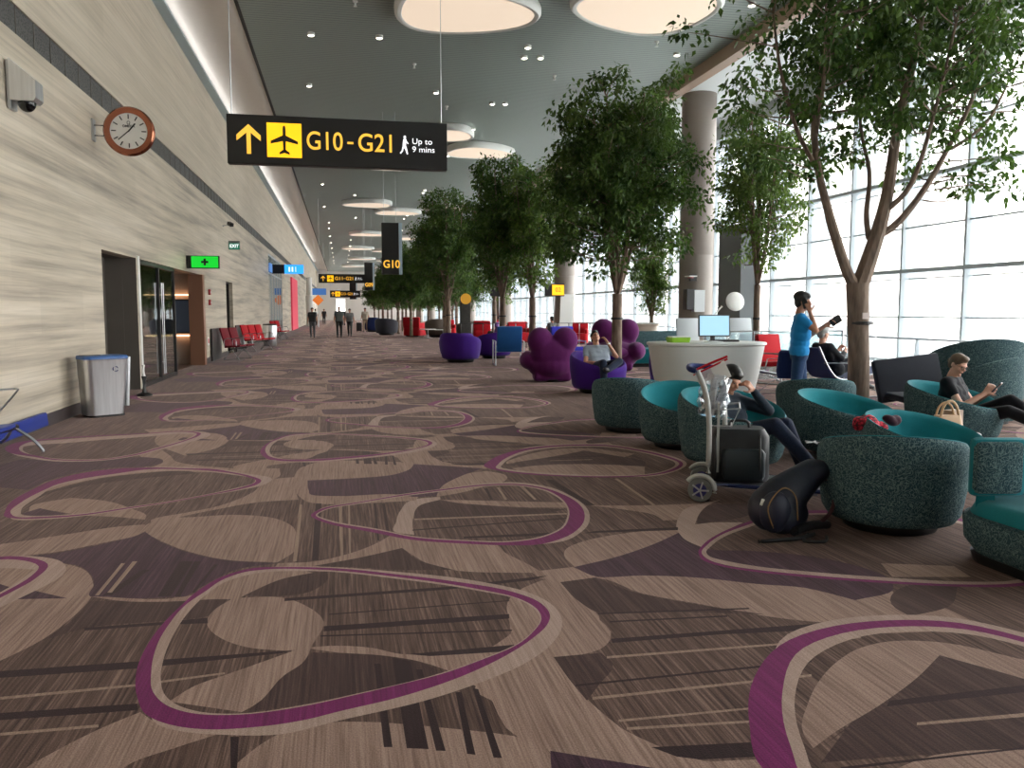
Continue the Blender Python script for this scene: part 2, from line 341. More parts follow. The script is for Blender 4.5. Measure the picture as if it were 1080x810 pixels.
CARPET = [('tan',[[(-1.371,6.115),(-1.258,6.284),(-1.112,6.268),(-0.823,6.28),(-0.542,6.15),(-0.373,5.883),(-0.318,5.572),(-0.322,5.197),(-0.4,5.014),(-0.677,5.11),(-0.956,5.348),(-1.191,5.659),(-1.343,5.929)]]),('tan',[[(-1.384,6.118),(-1.557,6.088),(-1.858,5.937),(-2.185,5.774),(-2.485,5.705),(-2.321,5.316),(-2.061,5.434),(-1.735,5.53),(-1.532,5.684),(-1.381,5.803),(-1.343,5.929)]]),('tan',[[(-0.618,7.579),(-0.745,7.049),(-0.842,6.786),(-0.989,6.555),(-1.14,6.434),(-1.368,6.25),(-1.338,6.108),(-1.247,6.225),(-0.944,6.484),(-0.684,6.653),(-0.36,6.687),(-0.413,7.131),(-0.423,7.625)]]),('tan',[[(0.943,4.269),(1.081,4.378),(1.159,4.321),(1.177,3.954),(1.184,3.502),(1.108,3.408),(0.989,3.36),(0.878,3.363),(0.889,3.098),(0.953,2.755),(1.024,2.554),(1.114,2.474),(1.336,2.428),(1.34,2.237),(0.642,2.381),(0.672,2.565),(0.642,2.76),(0.574,2.966),(0.497,3.145),(0.528,3.19),(0.734,3.323),(0.788,3.412),(0.753,3.524),(0.772,3.812),(0.832,4.11)]]),('tan',[[(0.467,5.387),(0.291,5.471),(0.183,5.286),(-0.004,5.09),(-0.178,4.988),(-0.398,4.995),(-0.409,4.922),(-0.174,4.874),(-0.004,4.952),(0.204,5.068),(0.351,5.164),(0.408,4.985),(0.511,4.751),(0.641,4.633),(0.898,4.545),(1.111,4.501),(1.054,4.696),(0.974,4.93),(0.944,5.129),(0.75,5.191)]]),('tan',[[(-2.245,5.375),(-1.94,5.313),(-1.699,5.272),(-1.515,5.123),(-1.378,4.844),(-1.312,4.552),(-1.325,4.269),(-1.37,4.017),(-1.466,3.806),(-1.624,3.582),(-2.088,4.465)]]),('tan',[[(-0.766,3.197),(-0.847,3.126),(-0.984,2.961),(-1.048,2.855),(-1.021,2.698),(-0.732,2.69),(-0.724,2.811),(-0.59,2.899),(-0.453,2.969),(-0.593,3.018),(-0.698,3.11)]]),('tan',[[(2.266,5.261),(1.825,5.203),(1.521,5.077),(1.366,4.933),(1.317,4.798),(1.317,4.567),(1.578,4.684),(1.946,4.922),(2.217,5.146)]]),('tan',[[(1.046,4.532),(1.306,4.569),(1.398,4.364),(1.813,4.304),(2.227,4.101),(2.443,3.96),(2.594,3.733),(2.878,3.823),(2.84,3.741),(2.725,3.593),(2.728,3.434),(2.7,3.281),(2.454,3.308),(2.449,3.473),(2.294,3.511),(2.058,3.63),(1.858,3.772),(1.777,3.844),(1.547,4.052),(1.391,4.34),(1.159,4.321),(1.083,4.386)]]),('tan',[[(1.858,6.032),(2.275,5.946),(2.734,5.916),(2.542,5.766),(2.36,5.482),(2.242,5.479),(2.237,5.649),(2.055,5.866)]]),('tan',[[(0.744,6.459),(1.007,6.378),(1.711,6.16),(1.665,5.993),(1.363,6.071),(1.061,6.206),(0.849,6.337)]]),('tan',[[(1.335,9.919),(1.811,9.821),(2.522,9.219),(2.596,9.58),(2.966,8.984),(2.964,8.644),(2.466,8.813),(2.027,9.038),(1.623,9.477)]]),('tan',[[(-1.977,8.936),(-2.092,9.248),(-1.946,9.463),(-1.762,9.004),(-1.632,8.646),(-1.384,8.388),(-1.049,8.17),(-1.448,8.252),(-1.815,8.377),(-1.769,8.622),(-1.892,8.918)]]),('tan',[[(3.128,4.268),(3.515,4.132),(3.465,3.938),(3.028,4.028)]]),('tan',[[(-2.369,6.935),(-2.16,7.126),(-1.87,6.964),(-1.579,6.615),(-1.44,6.407),(-1.415,6.26),(-1.658,6.394),(-1.948,6.512),(-2.035,6.588),(-2.257,6.755),(-2.323,6.677)]]),('tan',[[(-2.493,7.483),(-2.414,7.781),(-2.285,7.922),(-1.862,8.241),(-1.226,8.207),(-0.604,8.079),(-0.618,7.579),(-0.723,7.474),(-0.862,7.804),(-1.155,8.002),(-1.493,8.025),(-2.033,8.023),(-2.363,7.61),(-2.439,7.361)]]),('cream',[[(0.756,6.56),(0.569,6.529),(0.407,6.145),(0.359,5.839),(0.345,5.532),(0.454,5.461),(0.467,5.763),(0.501,6.007),(0.578,6.296),(0.744,6.459)]]),('tan',[[(-0.445,7.718),(-0.387,8.132),(-0.231,8.358),(0.345,8.266),(0.66,8.069),(0.598,7.758),(0.425,7.539),(0.124,7.469),(-0.321,7.445),(-0.296,7.042),(-0.262,6.841),(-0.065,6.754),(0.447,6.73),(0.578,6.632),(0.548,6.466),(0.265,6.458),(-0.063,6.46),(-0.253,6.551),(-0.367,6.827),(-0.42,7.249)]]),('tan',[[(0.733,6.565),(0.757,6.776),(0.899,7.14),(1.138,7.483),(1.311,7.554),(1.439,7.375),(1.448,7.24),(1.374,7.042),(1.177,6.881),(0.969,6.695)]]),('tan',[[(1.169,9.797),(1.188,9.076),(1.054,8.845),(0.878,8.945),(0.87,8.462),(0.968,8.127),(1.177,7.86),(1.313,7.782),(1.217,7.703),(0.676,8.04),(0.591,8.136),(0.487,8.599),(0.364,8.683),(0.721,9.041)]]),('plum',[[(-0.321,7.445),(0.124,7.452),(0.425,7.539),(0.598,7.758),(0.674,8.041),(1.034,7.839),(1.297,7.687),(1.073,7.406),(0.831,6.991),(0.73,6.601),(0.553,6.602),(0.446,6.709),(-0.061,6.763),(-0.262,6.841),(-0.296,7.042)]]),('plum',[[(-1.337,5.903),(-1.381,5.803),(-1.526,5.66),(-1.728,5.507),(-2.053,5.413),(-2.467,5.31),(-2.397,5.154),(-2.023,5.33),(-1.786,5.3),(-1.582,5.21),(-1.438,5.009),(-1.359,4.791),(-1.325,4.599),(-1.098,4.523),(-0.83,4.497),(-0.728,4.743),(-0.612,4.928),(-0.398,4.995),(-0.7,5.115),(-0.952,5.327),(-1.186,5.635)]]),('plum',[[(-3.628,8.42),(-3.304,8.835),(-3.214,9.113),(-2.771,8.962),(-1.892,8.918),(-1.769,8.622),(-1.87,8.438),(-2.154,8.447),(-2.421,8.263),(-2.561,7.958),(-2.614,7.52),(-2.875,7.661),(-3.287,7.61)]]),('plum',[[(2.214,5.147),(1.946,4.922),(1.578,4.684),(1.314,4.567),(1.39,4.374),(1.654,4.337),(1.931,4.245),(2.226,4.068),(2.443,3.96),(2.594,3.733),(2.878,3.823),(2.997,4.06),(2.928,4.309),(2.769,4.499),(2.48,4.661),(2.247,4.751),(2.209,4.824),(2.192,4.962)]]),('brown',[[(-0.191,4.896),(0.058,4.998),(0.351,5.164),(0.433,4.881),(0.611,4.658),(0.297,4.722),(0.028,4.832)]]),('brown',[[(-0.528,4.45),(-0.439,4.65),(-0.288,4.772),(-0.107,4.77),(-0.105,4.614),(-0.225,4.417),(-0.37,4.402)]]),('brown',[[(-1.304,4.522),(-0.609,4.407),(-0.673,4.173),(-0.875,4.151),(-1.22,4.124),(-1.285,4.079),(-1.366,4.005),(-1.312,4.242)]]),('brown',[[(-0.359,3.159),(-0.257,3.415),(-0.154,3.626),(-0.027,3.59),(0.233,3.506),(0.398,3.298),(0.198,3.232),(-0.027,3.169),(-0.169,3.135),(-0.368,3.115)]]),('brown',[[(1.164,4.32),(1.38,4.359),(1.493,4.109),(1.772,3.831),(2.029,3.643),(1.726,3.732),(1.462,3.799),(1.23,3.834),(1.185,3.98)]]),('brown',[[(0.878,3.363),(1.094,3.364),(1.107,3.246),(0.991,3.068),(0.903,2.946),(0.889,3.098)]]),('brown',[[(2.898,3.819),(3.082,3.892),(3.279,3.819),(2.999,3.551),(2.721,3.474),(2.725,3.593)]]),('brown',[[(0.744,6.459),(0.849,6.337),(1.06,6.197),(1.356,6.041),(1.653,5.949),(1.421,5.847),(0.92,5.835),(0.489,5.868),(0.506,6.065),(0.588,6.326)]]),('brown',[[(1.539,7.786),(2.506,8.609),(2.708,8.199),(2.941,7.704),(2.851,7.465),(2.507,7.586),(1.949,7.752)]]),('brown',[[(2.755,5.847),(3.097,5.841),(2.923,5.508),(2.431,5.332),(2.559,5.583)]]),('brown',[[(-2.454,7.364),(-2.35,7.568),(-2.027,8.0),(-1.423,8.104),(-1.321,7.99),(-1.993,7.736),(-2.356,7.418),(-2.415,7.179)]]),('plum',[[(-2.356,6.625),(-2.282,6.791),(-2.025,6.557),(-2.175,6.501)]]),('plum',[[(-1.87,4.913),(-1.696,4.751),(-1.773,4.647),(-1.883,4.699)]]),('plum',[[(-1.672,4.777),(-1.434,4.592),(-1.705,4.633),(-1.694,4.705)]]),('tan',[[(-1.325,4.599),(-0.83,4.497),(-0.744,4.555),(-0.628,4.756),(-0.518,4.837),(-0.298,4.863),(-0.187,4.768),(-0.341,4.697),(-0.478,4.531),(-0.56,4.397),(-0.682,4.422),(-0.846,4.427),(-1.135,4.487)]]),('tan',[[(-0.665,4.096),(-0.657,4.249),(-0.582,4.421),(-0.339,4.381),(-0.197,4.215),(-0.11,3.981),(-0.154,3.716),(-0.193,3.514),(-0.257,3.415),(-0.357,3.16),(-0.393,3.12),(-0.678,3.264),(-0.599,3.391),(-0.499,3.464),(-0.24,3.655),(-0.44,3.742),(-0.58,3.888)]]),('tan',[[(-0.193,3.687),(-0.048,3.678),(0.098,3.627),(0.238,3.525),(0.424,3.507),(0.672,3.467),(0.43,3.3),(0.293,3.443),(0.136,3.536),(-0.047,3.604)]]),('tan',[[(1.583,2.542),(1.726,2.752),(1.879,2.92),(2.068,3.078),(2.25,3.183),(2.448,3.219),(2.657,3.154),(2.859,2.924),(3.007,2.742),(2.836,2.579),(2.71,2.767),(2.533,3.037),(2.286,2.863),(1.975,2.678),(1.686,2.528),(1.566,2.455)]]),('brown',[[(2.537,3.041),(2.71,2.767),(2.815,2.56),(2.67,2.423),(2.635,2.687),(2.292,2.691),(2.06,2.66),(1.796,2.567),(1.619,2.469),(1.808,2.586),(1.975,2.678),(2.286,2.863)]]),('tan',[[(1.572,7.63),(1.949,7.752),(2.522,7.634),(2.851,7.465),(2.67,6.988),(2.152,7.139),(1.688,7.324)]]),('cream',[[(2.217,5.146),(2.393,5.56),(2.554,5.794),(2.749,5.913),(2.938,6.007),(2.755,5.847),(2.559,5.583),(2.418,5.334),(2.586,5.353),(2.777,5.314),(2.431,5.029),(2.224,4.799),(2.192,4.962)]]),('dark',[[(0.112,3.451),(0.136,3.446),(0.146,2.754),(0.117,2.76)]]),('dark',[[(0.191,3.494),(0.265,3.449),(0.267,2.716),(0.194,2.737)]]),('dark',[[(0.281,3.359),(0.305,3.354),(0.323,2.692),(0.291,2.701)]]),('dark',[[(0.416,3.119),(0.438,3.115),(0.419,2.647),(0.392,2.659)]]),('dark',[[(0.487,3.142),(0.507,3.126),(0.503,2.606),(0.476,2.617)]]),('dark',[[(-0.411,2.94),(-0.382,2.934),(-0.362,2.714),(-0.383,2.718)]]),('dark',[[(-0.319,4.362),(0.531,4.37),(1.126,4.446),(1.012,4.384),(0.525,4.324),(-0.316,4.318)]]),('dark',[[(-0.109,3.927),(0.79,3.903),(0.778,3.844),(-0.108,3.86)]]),('dark',[[(-0.122,3.816),(0.763,3.704),(0.76,3.687),(-0.121,3.799)]]),('dark',[[(-0.087,4.087),(0.829,4.096),(0.826,4.083),(-0.087,4.071)]]),('dark',[[(0.258,3.521),(0.753,3.528),(0.7,3.461),(0.354,3.481)]]),('dark',[[(-1.64,3.699),(-1.425,3.694),(-0.873,3.68),(-0.225,3.666),(-0.288,3.644),(-0.857,3.605),(-1.399,3.623),(-1.603,3.612)]]),('dark',[[(-1.477,3.314),(-1.279,3.295),(-0.793,3.271),(-0.78,3.215),(-1.257,3.235),(-1.448,3.243)]]),('dark',[[(-1.223,4.137),(-0.872,4.138),(-0.67,4.154),(-0.658,4.077),(-0.864,4.1),(-1.213,4.099)]]),('dark',[[(1.187,3.504),(1.988,3.487),(2.449,3.474),(2.453,3.38),(1.703,3.451),(1.178,3.458)]]),('dark',[[(1.228,3.828),(1.999,3.743),(1.99,3.724),(1.222,3.809)]]),('dark',[[(1.25,3.714),(1.843,3.668),(1.835,3.65),(1.244,3.696)]]),('dark',[[(0.898,3.088),(1.959,3.106),(1.948,3.088),(0.893,3.071)]]),('dark',[[(1.022,2.573),(1.432,2.527),(1.363,2.441),(1.152,2.466),(1.084,2.498)]]),('dark',[[(1.589,2.329),(2.282,2.313),(2.272,2.303),(1.579,2.314)]]),('dark',[[(2.047,2.71),(2.664,2.718),(2.615,2.666),(2.007,2.671)]]),('dark',[[(0.773,5.348),(1.405,5.326),(1.387,5.257),(0.766,5.302)]]),('dark',[[(0.453,5.597),(1.583,5.698),(1.575,5.666),(0.451,5.567)]]),('dark',[[(1.677,5.307),(2.27,5.286),(2.24,5.216),(1.571,5.267)]]),('dark',[[(-0.223,6.525),(-0.179,6.517),(-0.161,5.004),(-0.201,5.012)]]),('dark',[[(0.22,6.434),(0.235,6.431),(0.217,5.369),(0.205,5.371)]]),('dark',[[(0.286,6.421),(0.307,6.416),(0.291,5.471),(0.272,5.475)]]),('dark',[[(1.164,6.806),(1.188,6.801),(1.159,6.374),(1.137,6.378)]]),('dark',[[(1.755,7.047),(1.821,7.033),(1.901,6.023),(1.829,6.038)]]),('dark',[[(-1.161,5.023),(-1.118,5.014),(-1.217,4.591),(-1.266,4.602)]]),('dark',[[(-0.977,5.152),(-0.898,5.136),(-0.909,4.513),(-0.977,4.527)]]),('dark',[[(-0.893,5.135),(-0.854,5.127),(-0.86,4.503),(-0.889,4.509)]]),('dark',[[(-0.767,5.052),(-0.745,5.047),(-0.797,4.55),(-0.811,4.553)]]),('light',[[(-1.331,3.438),(-0.844,3.45),(-0.503,3.493),(-0.5,3.474),(-0.839,3.428),(-1.322,3.412)]]),('light',[[(-1.22,3.134),(-0.893,3.128),(-0.887,3.106),(-1.212,3.112)]]),('light',[[(1.108,3.325),(2.19,3.294),(2.33,3.299),(2.316,3.28),(2.177,3.275),(1.1,3.302)]]),('light',[[(0.933,2.971),(1.883,2.983),(1.871,2.962),(0.926,2.949)]]),('light',[[(0.972,2.78),(1.586,2.766),(1.579,2.752),(0.967,2.763)]]),('light',[[(0.984,2.72),(1.522,2.67),(1.513,2.654),(0.978,2.701)]]),('light',[[(2.036,2.539),(2.478,2.521),(2.454,2.496),(2.022,2.521)]]),('light',[[(-1.313,5.183),(-1.291,5.179),(-1.285,4.606),(-1.305,4.61)]]),('light',[[(-1.256,5.21),(-1.228,5.204),(-1.229,4.639),(-1.253,4.644)]]),('light',[[(-0.345,6.518),(-0.323,6.514),(-0.289,5.011),(-0.312,5.015)]]),('light',[[(-0.048,6.457),(-0.02,6.451),(-0.015,5.073),(-0.033,5.076)]]),('light',[[(0.024,6.442),(0.038,6.439),(0.031,5.104),(0.019,5.106)]]),('light',[[(1.472,6.82),(1.504,6.813),(1.5,6.303),(1.478,6.308)]]),('light',[[(1.274,6.822),(1.297,6.817),(1.27,6.351),(1.248,6.355)]]),('light',[[(2.373,6.962),(2.406,6.955),(2.362,5.928),(2.333,5.934)]]),('light',[[(0.492,5.895),(1.621,5.835),(1.61,5.793),(0.488,5.854)]]),('tan',[[(-0.262,2.74),(-0.215,2.772),(-0.078,2.793),(0.159,2.745),(0.434,2.632),(0.568,2.569),(0.573,2.476),(0.319,2.422),(-0.056,2.499),(-0.235,2.615)]]),('cream_ring',[[(-0.533,4.911),(-0.675,4.799),(-0.767,4.606),(-0.83,4.34),(-0.84,3.852),(-0.805,3.555),(-0.752,3.319),(-0.683,3.085),(-0.593,3.018),(-0.433,2.958),(-0.238,2.922),(-0.03,2.982),(0.289,3.072),(0.527,3.185),(0.734,3.319),(0.902,3.498),(1.021,3.748),(1.035,3.961),(0.967,4.172),(0.733,4.417),(0.287,4.688),(-0.193,4.885)],[(-0.517,4.819),(-0.635,4.732),(-0.725,4.52),(-0.77,4.292),(-0.792,3.98),(-0.778,3.664),(-0.747,3.462),(-0.698,3.313),(-0.628,3.216),(-0.539,3.15),(-0.399,3.11),(-0.169,3.131),(0.024,3.183),(0.383,3.305),(0.564,3.407),(0.756,3.54),(0.86,3.674),(0.924,3.806),(0.931,3.927),(0.876,4.101),(0.707,4.263),(0.279,4.561),(-0.19,4.799)]]),('pink_ring',[[(-0.833,4.346),(-0.884,3.866),(-0.859,3.538),(-0.804,3.321),(-0.74,3.172),(-0.642,3.077),(-0.518,3.016),(-0.339,2.993),(-0.163,3.01),(-0.03,3.053),(0.185,3.118),(0.421,3.232),(0.634,3.383),(0.831,3.578),(0.94,3.728),(0.986,3.851),(0.97,4.057),(0.883,4.207),(0.584,4.456),(0.284,4.643),(-0.032,4.815),(-0.355,4.911),(-0.535,4.93),(-0.677,4.817),(-0.769,4.622)],[(-0.805,4.376),(-0.839,4.096),(-0.841,3.857),(-0.803,3.555),(-0.755,3.361),(-0.672,3.225),(-0.578,3.151),(-0.401,3.102),(-0.168,3.121),(0.024,3.175),(0.192,3.228),(0.382,3.295),(0.564,3.397),(0.753,3.528),(0.865,3.673),(0.931,3.805),(0.942,3.939),(0.879,4.119),(0.713,4.287),(0.281,4.594),(-0.191,4.832),(-0.452,4.885),(-0.563,4.864),(-0.669,4.756),(-0.744,4.555)]]),('cream_ring',[[(-0.233,6.158),(-0.133,5.941),(0.226,5.581),(0.463,5.341),(0.751,5.202),(1.01,5.115),(1.214,5.073),(1.387,5.105),(1.575,5.303),(1.768,5.737),(1.821,6.072),(1.798,6.416),(1.707,6.76),(1.479,6.995),(1.2,7.016),(0.815,6.858),(0.446,6.72),(0.105,6.524),(-0.155,6.384)],[(-0.198,6.142),(-0.121,5.993),(0.23,5.656),(0.469,5.41),(0.761,5.27),(1.024,5.184),(1.223,5.219),(1.419,5.373),(1.587,5.711),(1.678,6.101),(1.681,6.369),(1.628,6.634),(1.449,6.852),(1.177,6.881),(0.803,6.759),(0.44,6.625),(0.104,6.442),(-0.126,6.316)]]),('pink_ring',[[(-0.247,6.153),(-0.146,5.916),(0.169,5.593),(0.461,5.319),(0.749,5.184),(1.008,5.093),(1.21,5.065),(1.406,5.175),(1.592,5.408),(1.734,5.753),(1.791,6.143),(1.754,6.461),(1.659,6.727),(1.461,6.926),(1.19,6.957),(0.81,6.84),(0.445,6.695),(0.103,6.504),(-0.155,6.368)],[(-0.212,6.145),(-0.131,5.968),(0.228,5.623),(0.467,5.387),(0.758,5.248),(1.02,5.162),(1.227,5.197),(1.429,5.358),(1.601,5.709),(1.692,6.098),(1.703,6.389),(1.644,6.668),(1.454,6.879),(1.182,6.911),(0.805,6.796),(0.442,6.653),(0.103,6.471),(-0.137,6.327)]]),('cream_ring',[[(-2.457,6.675),(-2.522,7.065),(-2.565,7.461),(-2.449,7.871),(-2.33,8.085),(-1.895,8.394),(-1.254,8.222),(-0.85,7.847),(-0.647,7.628),(-0.7,7.307),(-0.862,7.147),(-1.074,6.997),(-1.354,6.781),(-1.625,6.609),(-1.877,6.468),(-2.145,6.41),(-2.314,6.431)],[(-2.389,6.721),(-2.432,7.252),(-2.415,7.66),(-2.26,7.832),(-2.039,8.047),(-1.84,8.143),(-1.427,8.128),(-1.019,7.859),(-0.793,7.615),(-0.789,7.405),(-0.891,7.268),(-1.084,7.064),(-1.366,6.843),(-1.644,6.691),(-1.903,6.561),(-2.184,6.532),(-2.32,6.574)]]),('pink_ring',[[(-2.423,6.538),(-2.505,6.745),(-2.586,7.118),(-2.58,7.513),(-2.54,7.903),(-2.4,8.198),(-2.136,8.375),(-1.855,8.385),(-1.448,8.252),(-1.25,8.192),(-1.031,7.985),(-0.837,7.755),(-0.724,7.528),(-0.744,7.356),(-0.866,7.186),(-1.076,7.008),(-1.357,6.792),(-1.631,6.635),(-1.883,6.49),(-2.155,6.449),(-2.331,6.477)],[(-2.443,6.673),(-2.495,7.026),(-2.479,7.451),(-2.417,7.782),(-2.293,7.95),(-2.059,8.128),(-1.867,8.266),(-1.437,8.187),(-1.022,7.914),(-0.851,7.7),(-0.767,7.512),(-0.783,7.404),(-0.887,7.236),(-1.081,7.045),(-1.362,6.826),(-1.64,6.674),(-1.895,6.53),(-2.175,6.501),(-2.332,6.519)]]),('cream_ring',[[(1.421,7.71),(1.485,7.925),(1.681,8.353),(2.008,8.809),(2.502,8.941),(2.917,8.835),(3.167,8.473),(3.312,8.046),(3.329,7.571),(3.072,7.201),(2.77,7.011),(2.336,7.065),(2.008,7.168),(1.693,7.346),(1.461,7.533)],[(1.484,7.697),(1.54,7.888),(1.707,8.233),(1.993,8.558),(2.443,8.732),(2.849,8.629),(3.047,8.322),(3.182,7.957),(3.218,7.594),(3.038,7.304),(2.797,7.127),(2.358,7.132),(2.031,7.253),(1.778,7.397),(1.597,7.528)]]),('pink_ring',[[(1.331,7.778),(1.429,8.069),(1.634,8.421),(1.984,8.749),(2.484,8.876),(2.896,8.771),(3.125,8.418),(3.272,8.025),(3.292,7.579),(3.063,7.226),(2.787,7.052),(2.326,7.037),(2.002,7.147),(1.683,7.302),(1.457,7.51)],[(1.43,7.659),(1.494,7.897),(1.689,8.293),(1.994,8.651),(2.461,8.794),(2.869,8.69),(3.083,8.364),(3.222,7.977),(3.255,7.587),(3.047,7.278),(2.786,7.098),(2.342,7.086),(2.013,7.189),(1.736,7.337),(1.544,7.492)]]),('cream_ring',[[(2.165,4.684),(2.287,4.852),(2.473,5.045),(2.753,5.239),(3.219,5.476),(3.582,5.446),(3.989,5.347),(4.283,5.113),(4.423,4.741),(4.363,4.294),(4.094,3.958),(3.816,3.806),(3.546,3.78),(3.372,3.816),(2.913,3.993),(2.567,4.166),(2.35,4.299),(2.201,4.431),(2.146,4.548)],[(2.2,4.677),(2.293,4.807),(2.477,4.996),(2.755,5.186),(3.189,5.424),(3.549,5.394),(3.952,5.296),(4.218,5.072),(4.322,4.712),(4.241,4.277),(4.043,4.005),(3.832,3.888),(3.596,3.835),(3.414,3.864),(2.949,4.044),(2.601,4.221),(2.381,4.357),(2.253,4.487),(2.19,4.588)]]),('pink_ring',[[(2.151,4.687),(2.263,4.857),(2.448,5.05),(2.765,5.29),(3.258,5.542),(3.625,5.512),(4.027,5.399),(4.323,5.162),(4.475,4.781),(4.404,4.307),(4.116,3.953),(3.805,3.776),(3.521,3.753),(3.349,3.789),(2.887,3.957),(2.544,4.127),(2.329,4.259),(2.18,4.389),(2.118,4.514)],[(2.171,4.683),(2.283,4.842),(2.468,5.034),(2.747,5.227),(3.212,5.463),(3.574,5.432),(3.98,5.334),(4.274,5.102),(4.401,4.733),(4.351,4.297),(4.083,3.96),(3.819,3.822),(3.558,3.794),(3.378,3.823),(2.913,3.993),(2.567,4.166),(2.348,4.294),(2.198,4.426),(2.152,4.546)]]),('cream_ring',[[(-3.573,9.798),(-3.641,10.072),(-3.592,10.266),(-3.28,10.414),(-2.91,10.561),(-2.362,10.721),(-2.02,10.896),(-1.704,10.748),(-1.592,10.522),(-1.695,10.016),(-1.946,9.463),(-2.128,9.08),(-2.358,8.877),(-2.745,8.876),(-3.128,9.145),(-3.385,9.426)],[(-3.444,9.835),(-3.473,10.004),(-3.374,10.084),(-3.125,10.135),(-2.836,10.287),(-2.309,10.475),(-1.974,10.641),(-1.777,10.576),(-1.794,10.293),(-2.024,9.607),(-2.176,9.206),(-2.388,8.992),(-2.797,9.049),(-3.111,9.283),(-3.323,9.562)]]),('pink_ring',[[(-3.597,9.778),(-3.685,10.114),(-3.644,10.361),(-3.329,10.572),(-2.943,10.683),(-2.367,10.778),(-2.02,10.896),(-1.737,10.673),(-1.714,10.391),(-1.768,10.139),(-1.985,9.496),(-2.138,9.122),(-2.369,8.917),(-2.772,8.956),(-3.169,9.266),(-3.432,9.506)],[(-3.485,9.844),(-3.539,10.084),(-3.522,10.321),(-3.282,10.488),(-2.925,10.617),(-2.355,10.719),(-2.008,10.827),(-1.776,10.64),(-1.754,10.438),(-1.797,10.182),(-2.013,9.553),(-2.169,9.175),(-2.381,8.963),(-2.789,9.014),(-3.141,9.317),(-3.353,9.568)]])]

# ================================================================== SETTING
XL, XR, XW, Y0, Y1, ZC = -3.8, 12.3, 13.5, -6.0, 140.0, 8.0
PER = 5.42; TX0, TX1 = -4.3, 4.6; TW = TX1 - TX0
def crom(pts, n=6):
    N = len(pts); P = [np.array(p) for p in pts]; out = []; T = []
    for i in range(N):
        a = P[i] - P[i - 1]; b = P[(i + 1) % N] - P[i]; la = np.linalg.norm(a) + 1e-9; lb = np.linalg.norm(b) + 1e-9
        c = float(a @ b / la / lb); T.append(None if c < .35 else (a / la * lb + b / lb * la) / (la + lb))
    for i in range(N):
        p1, p2 = P[i], P[(i + 1) % N]; L = np.linalg.norm(p2 - p1)
        t1 = (T[i] * L) if T[i] is not None else (p2 - p1); t2 = (T[(i + 1) % N] * L) if T[(i + 1) % N] is not None else (p2 - p1)
        for k in range(n):
            t = k / n; h = (2 * t ** 3 - 3 * t * t + 1, t ** 3 - 2 * t * t + t, -2 * t ** 3 + 3 * t * t, t ** 3 - t * t)
            out.append(p1 * h[0] + t1 * h[1] + p2 * h[2] + t2 * h[3])
    return np.array(out)
def pip(px, py, poly):
    x = poly[:, 0]; y = poly[:, 1]; x2 = np.roll(x, -1); y2 = np.roll(y, -1); c = np.zeros(len(px), bool)
    for a, b, a2, b2 in zip(x, y, x2, y2):
        if b == b2: continue
        m = ((b > py) != (b2 > py)) & (px < (a2 - a) * (py - b) / (b2 - b) + a); c ^= m
    return c
def carpet_tile():
    ya, yb = 2.45, 2.45 + PER
    shapes = []
    for m, polys in CARPET:
        n = 1 if m in ('dark', 'light') else 5
        base = [crom(p, n) if n > 1 else np.array(p) for p in polys]
        for k in (-2, -1, 0, 1, 2):
            q = [b + np.array([0, k * PER]) for b in base]
            if q[0][:, 1].max() > ya and q[0][:, 1].min() < yb and q[0][:, 0].max() > TX0 and q[0][:, 0].min() < TX1:
                shapes.append((m.replace('_ring', ''), q, m.endswith('_ring')))
    V = [(TX0, ya), (TX1, ya), (TX1, yb), (TX0, yb)]; E = [(0, 1), (1, 2), (2, 3), (3, 0)]
    for m, q, ring in shapes:
        for p in q:
            s = len(V); V += [tuple(v) for v in p]; E += [(s + i, s + (i + 1) % len(p)) for i in range(len(p))]
    vo, eo, fo, *_ = delaunay_2d_cdt([Vector(v) for v in V], E, [], 0, 1e-5)
    vo = np.array([tuple(v) for v in vo]); tr = np.array([tuple(f) for f in fo if len(f) == 3])
    c = vo[tr].mean(1); keep = (c[:, 0] > TX0) & (c[:, 0] < TX1) & (c[:, 1] > ya) & (c[:, 1] < yb); tr = tr[keep]; c = c[keep]
    ids = np.full(len(tr), CORDER.index('base'))
    for m, q, ring in shapes:
        a = pip(c[:, 0], c[:, 1], q[0])
        if ring: a &= ~pip(c[:, 0], c[:, 1], q[1])
        ids[a] = CORDER.index(m)
    used = np.unique(tr); mp = np.zeros(len(vo), int); mp[used] = np.arange(len(used))
    return vo[used], mp[tr], ids
vt, tt, ti = carpet_tile()
VV, FF, II = [], [], []; off = 0
for kx in (0, 1):
    for ky in range(-2, 26):
        v = vt.copy(); v[:, 0] += kx * TW; v[:, 1] += ky * PER + (0 if kx == 0 else 0)
        v[:, 0] = np.clip(v[:, 0], XL - .3 if kx == 0 else -99, XR)
        VV.append(np.c_[v, np.zeros(len(v))]); FF.append(tt + off); II.append(ti); off += len(v)
VV = np.concatenate(VV); FF = np.concatenate(FF); II = np.concatenate(II)
# drop slivers squashed by the clip
ar = np.abs(np.cross(VV[FF[:, 1]][:, :2] - VV[FF[:, 0]][:, :2], VV[FF[:, 2]][:, :2] - VV[FF[:, 0]][:, :2])); k = ar > 1e-9
FF = FF[k]; II = II[k]
me = bpy.data.meshes.new('floor'); me.from_pydata(VV.tolist(), [], FF.tolist()); 
for k in CORDER: me.materials.append(CM[k])
me.polygons.foreach_set('material_index', II.astype(np.int32)); me.update()
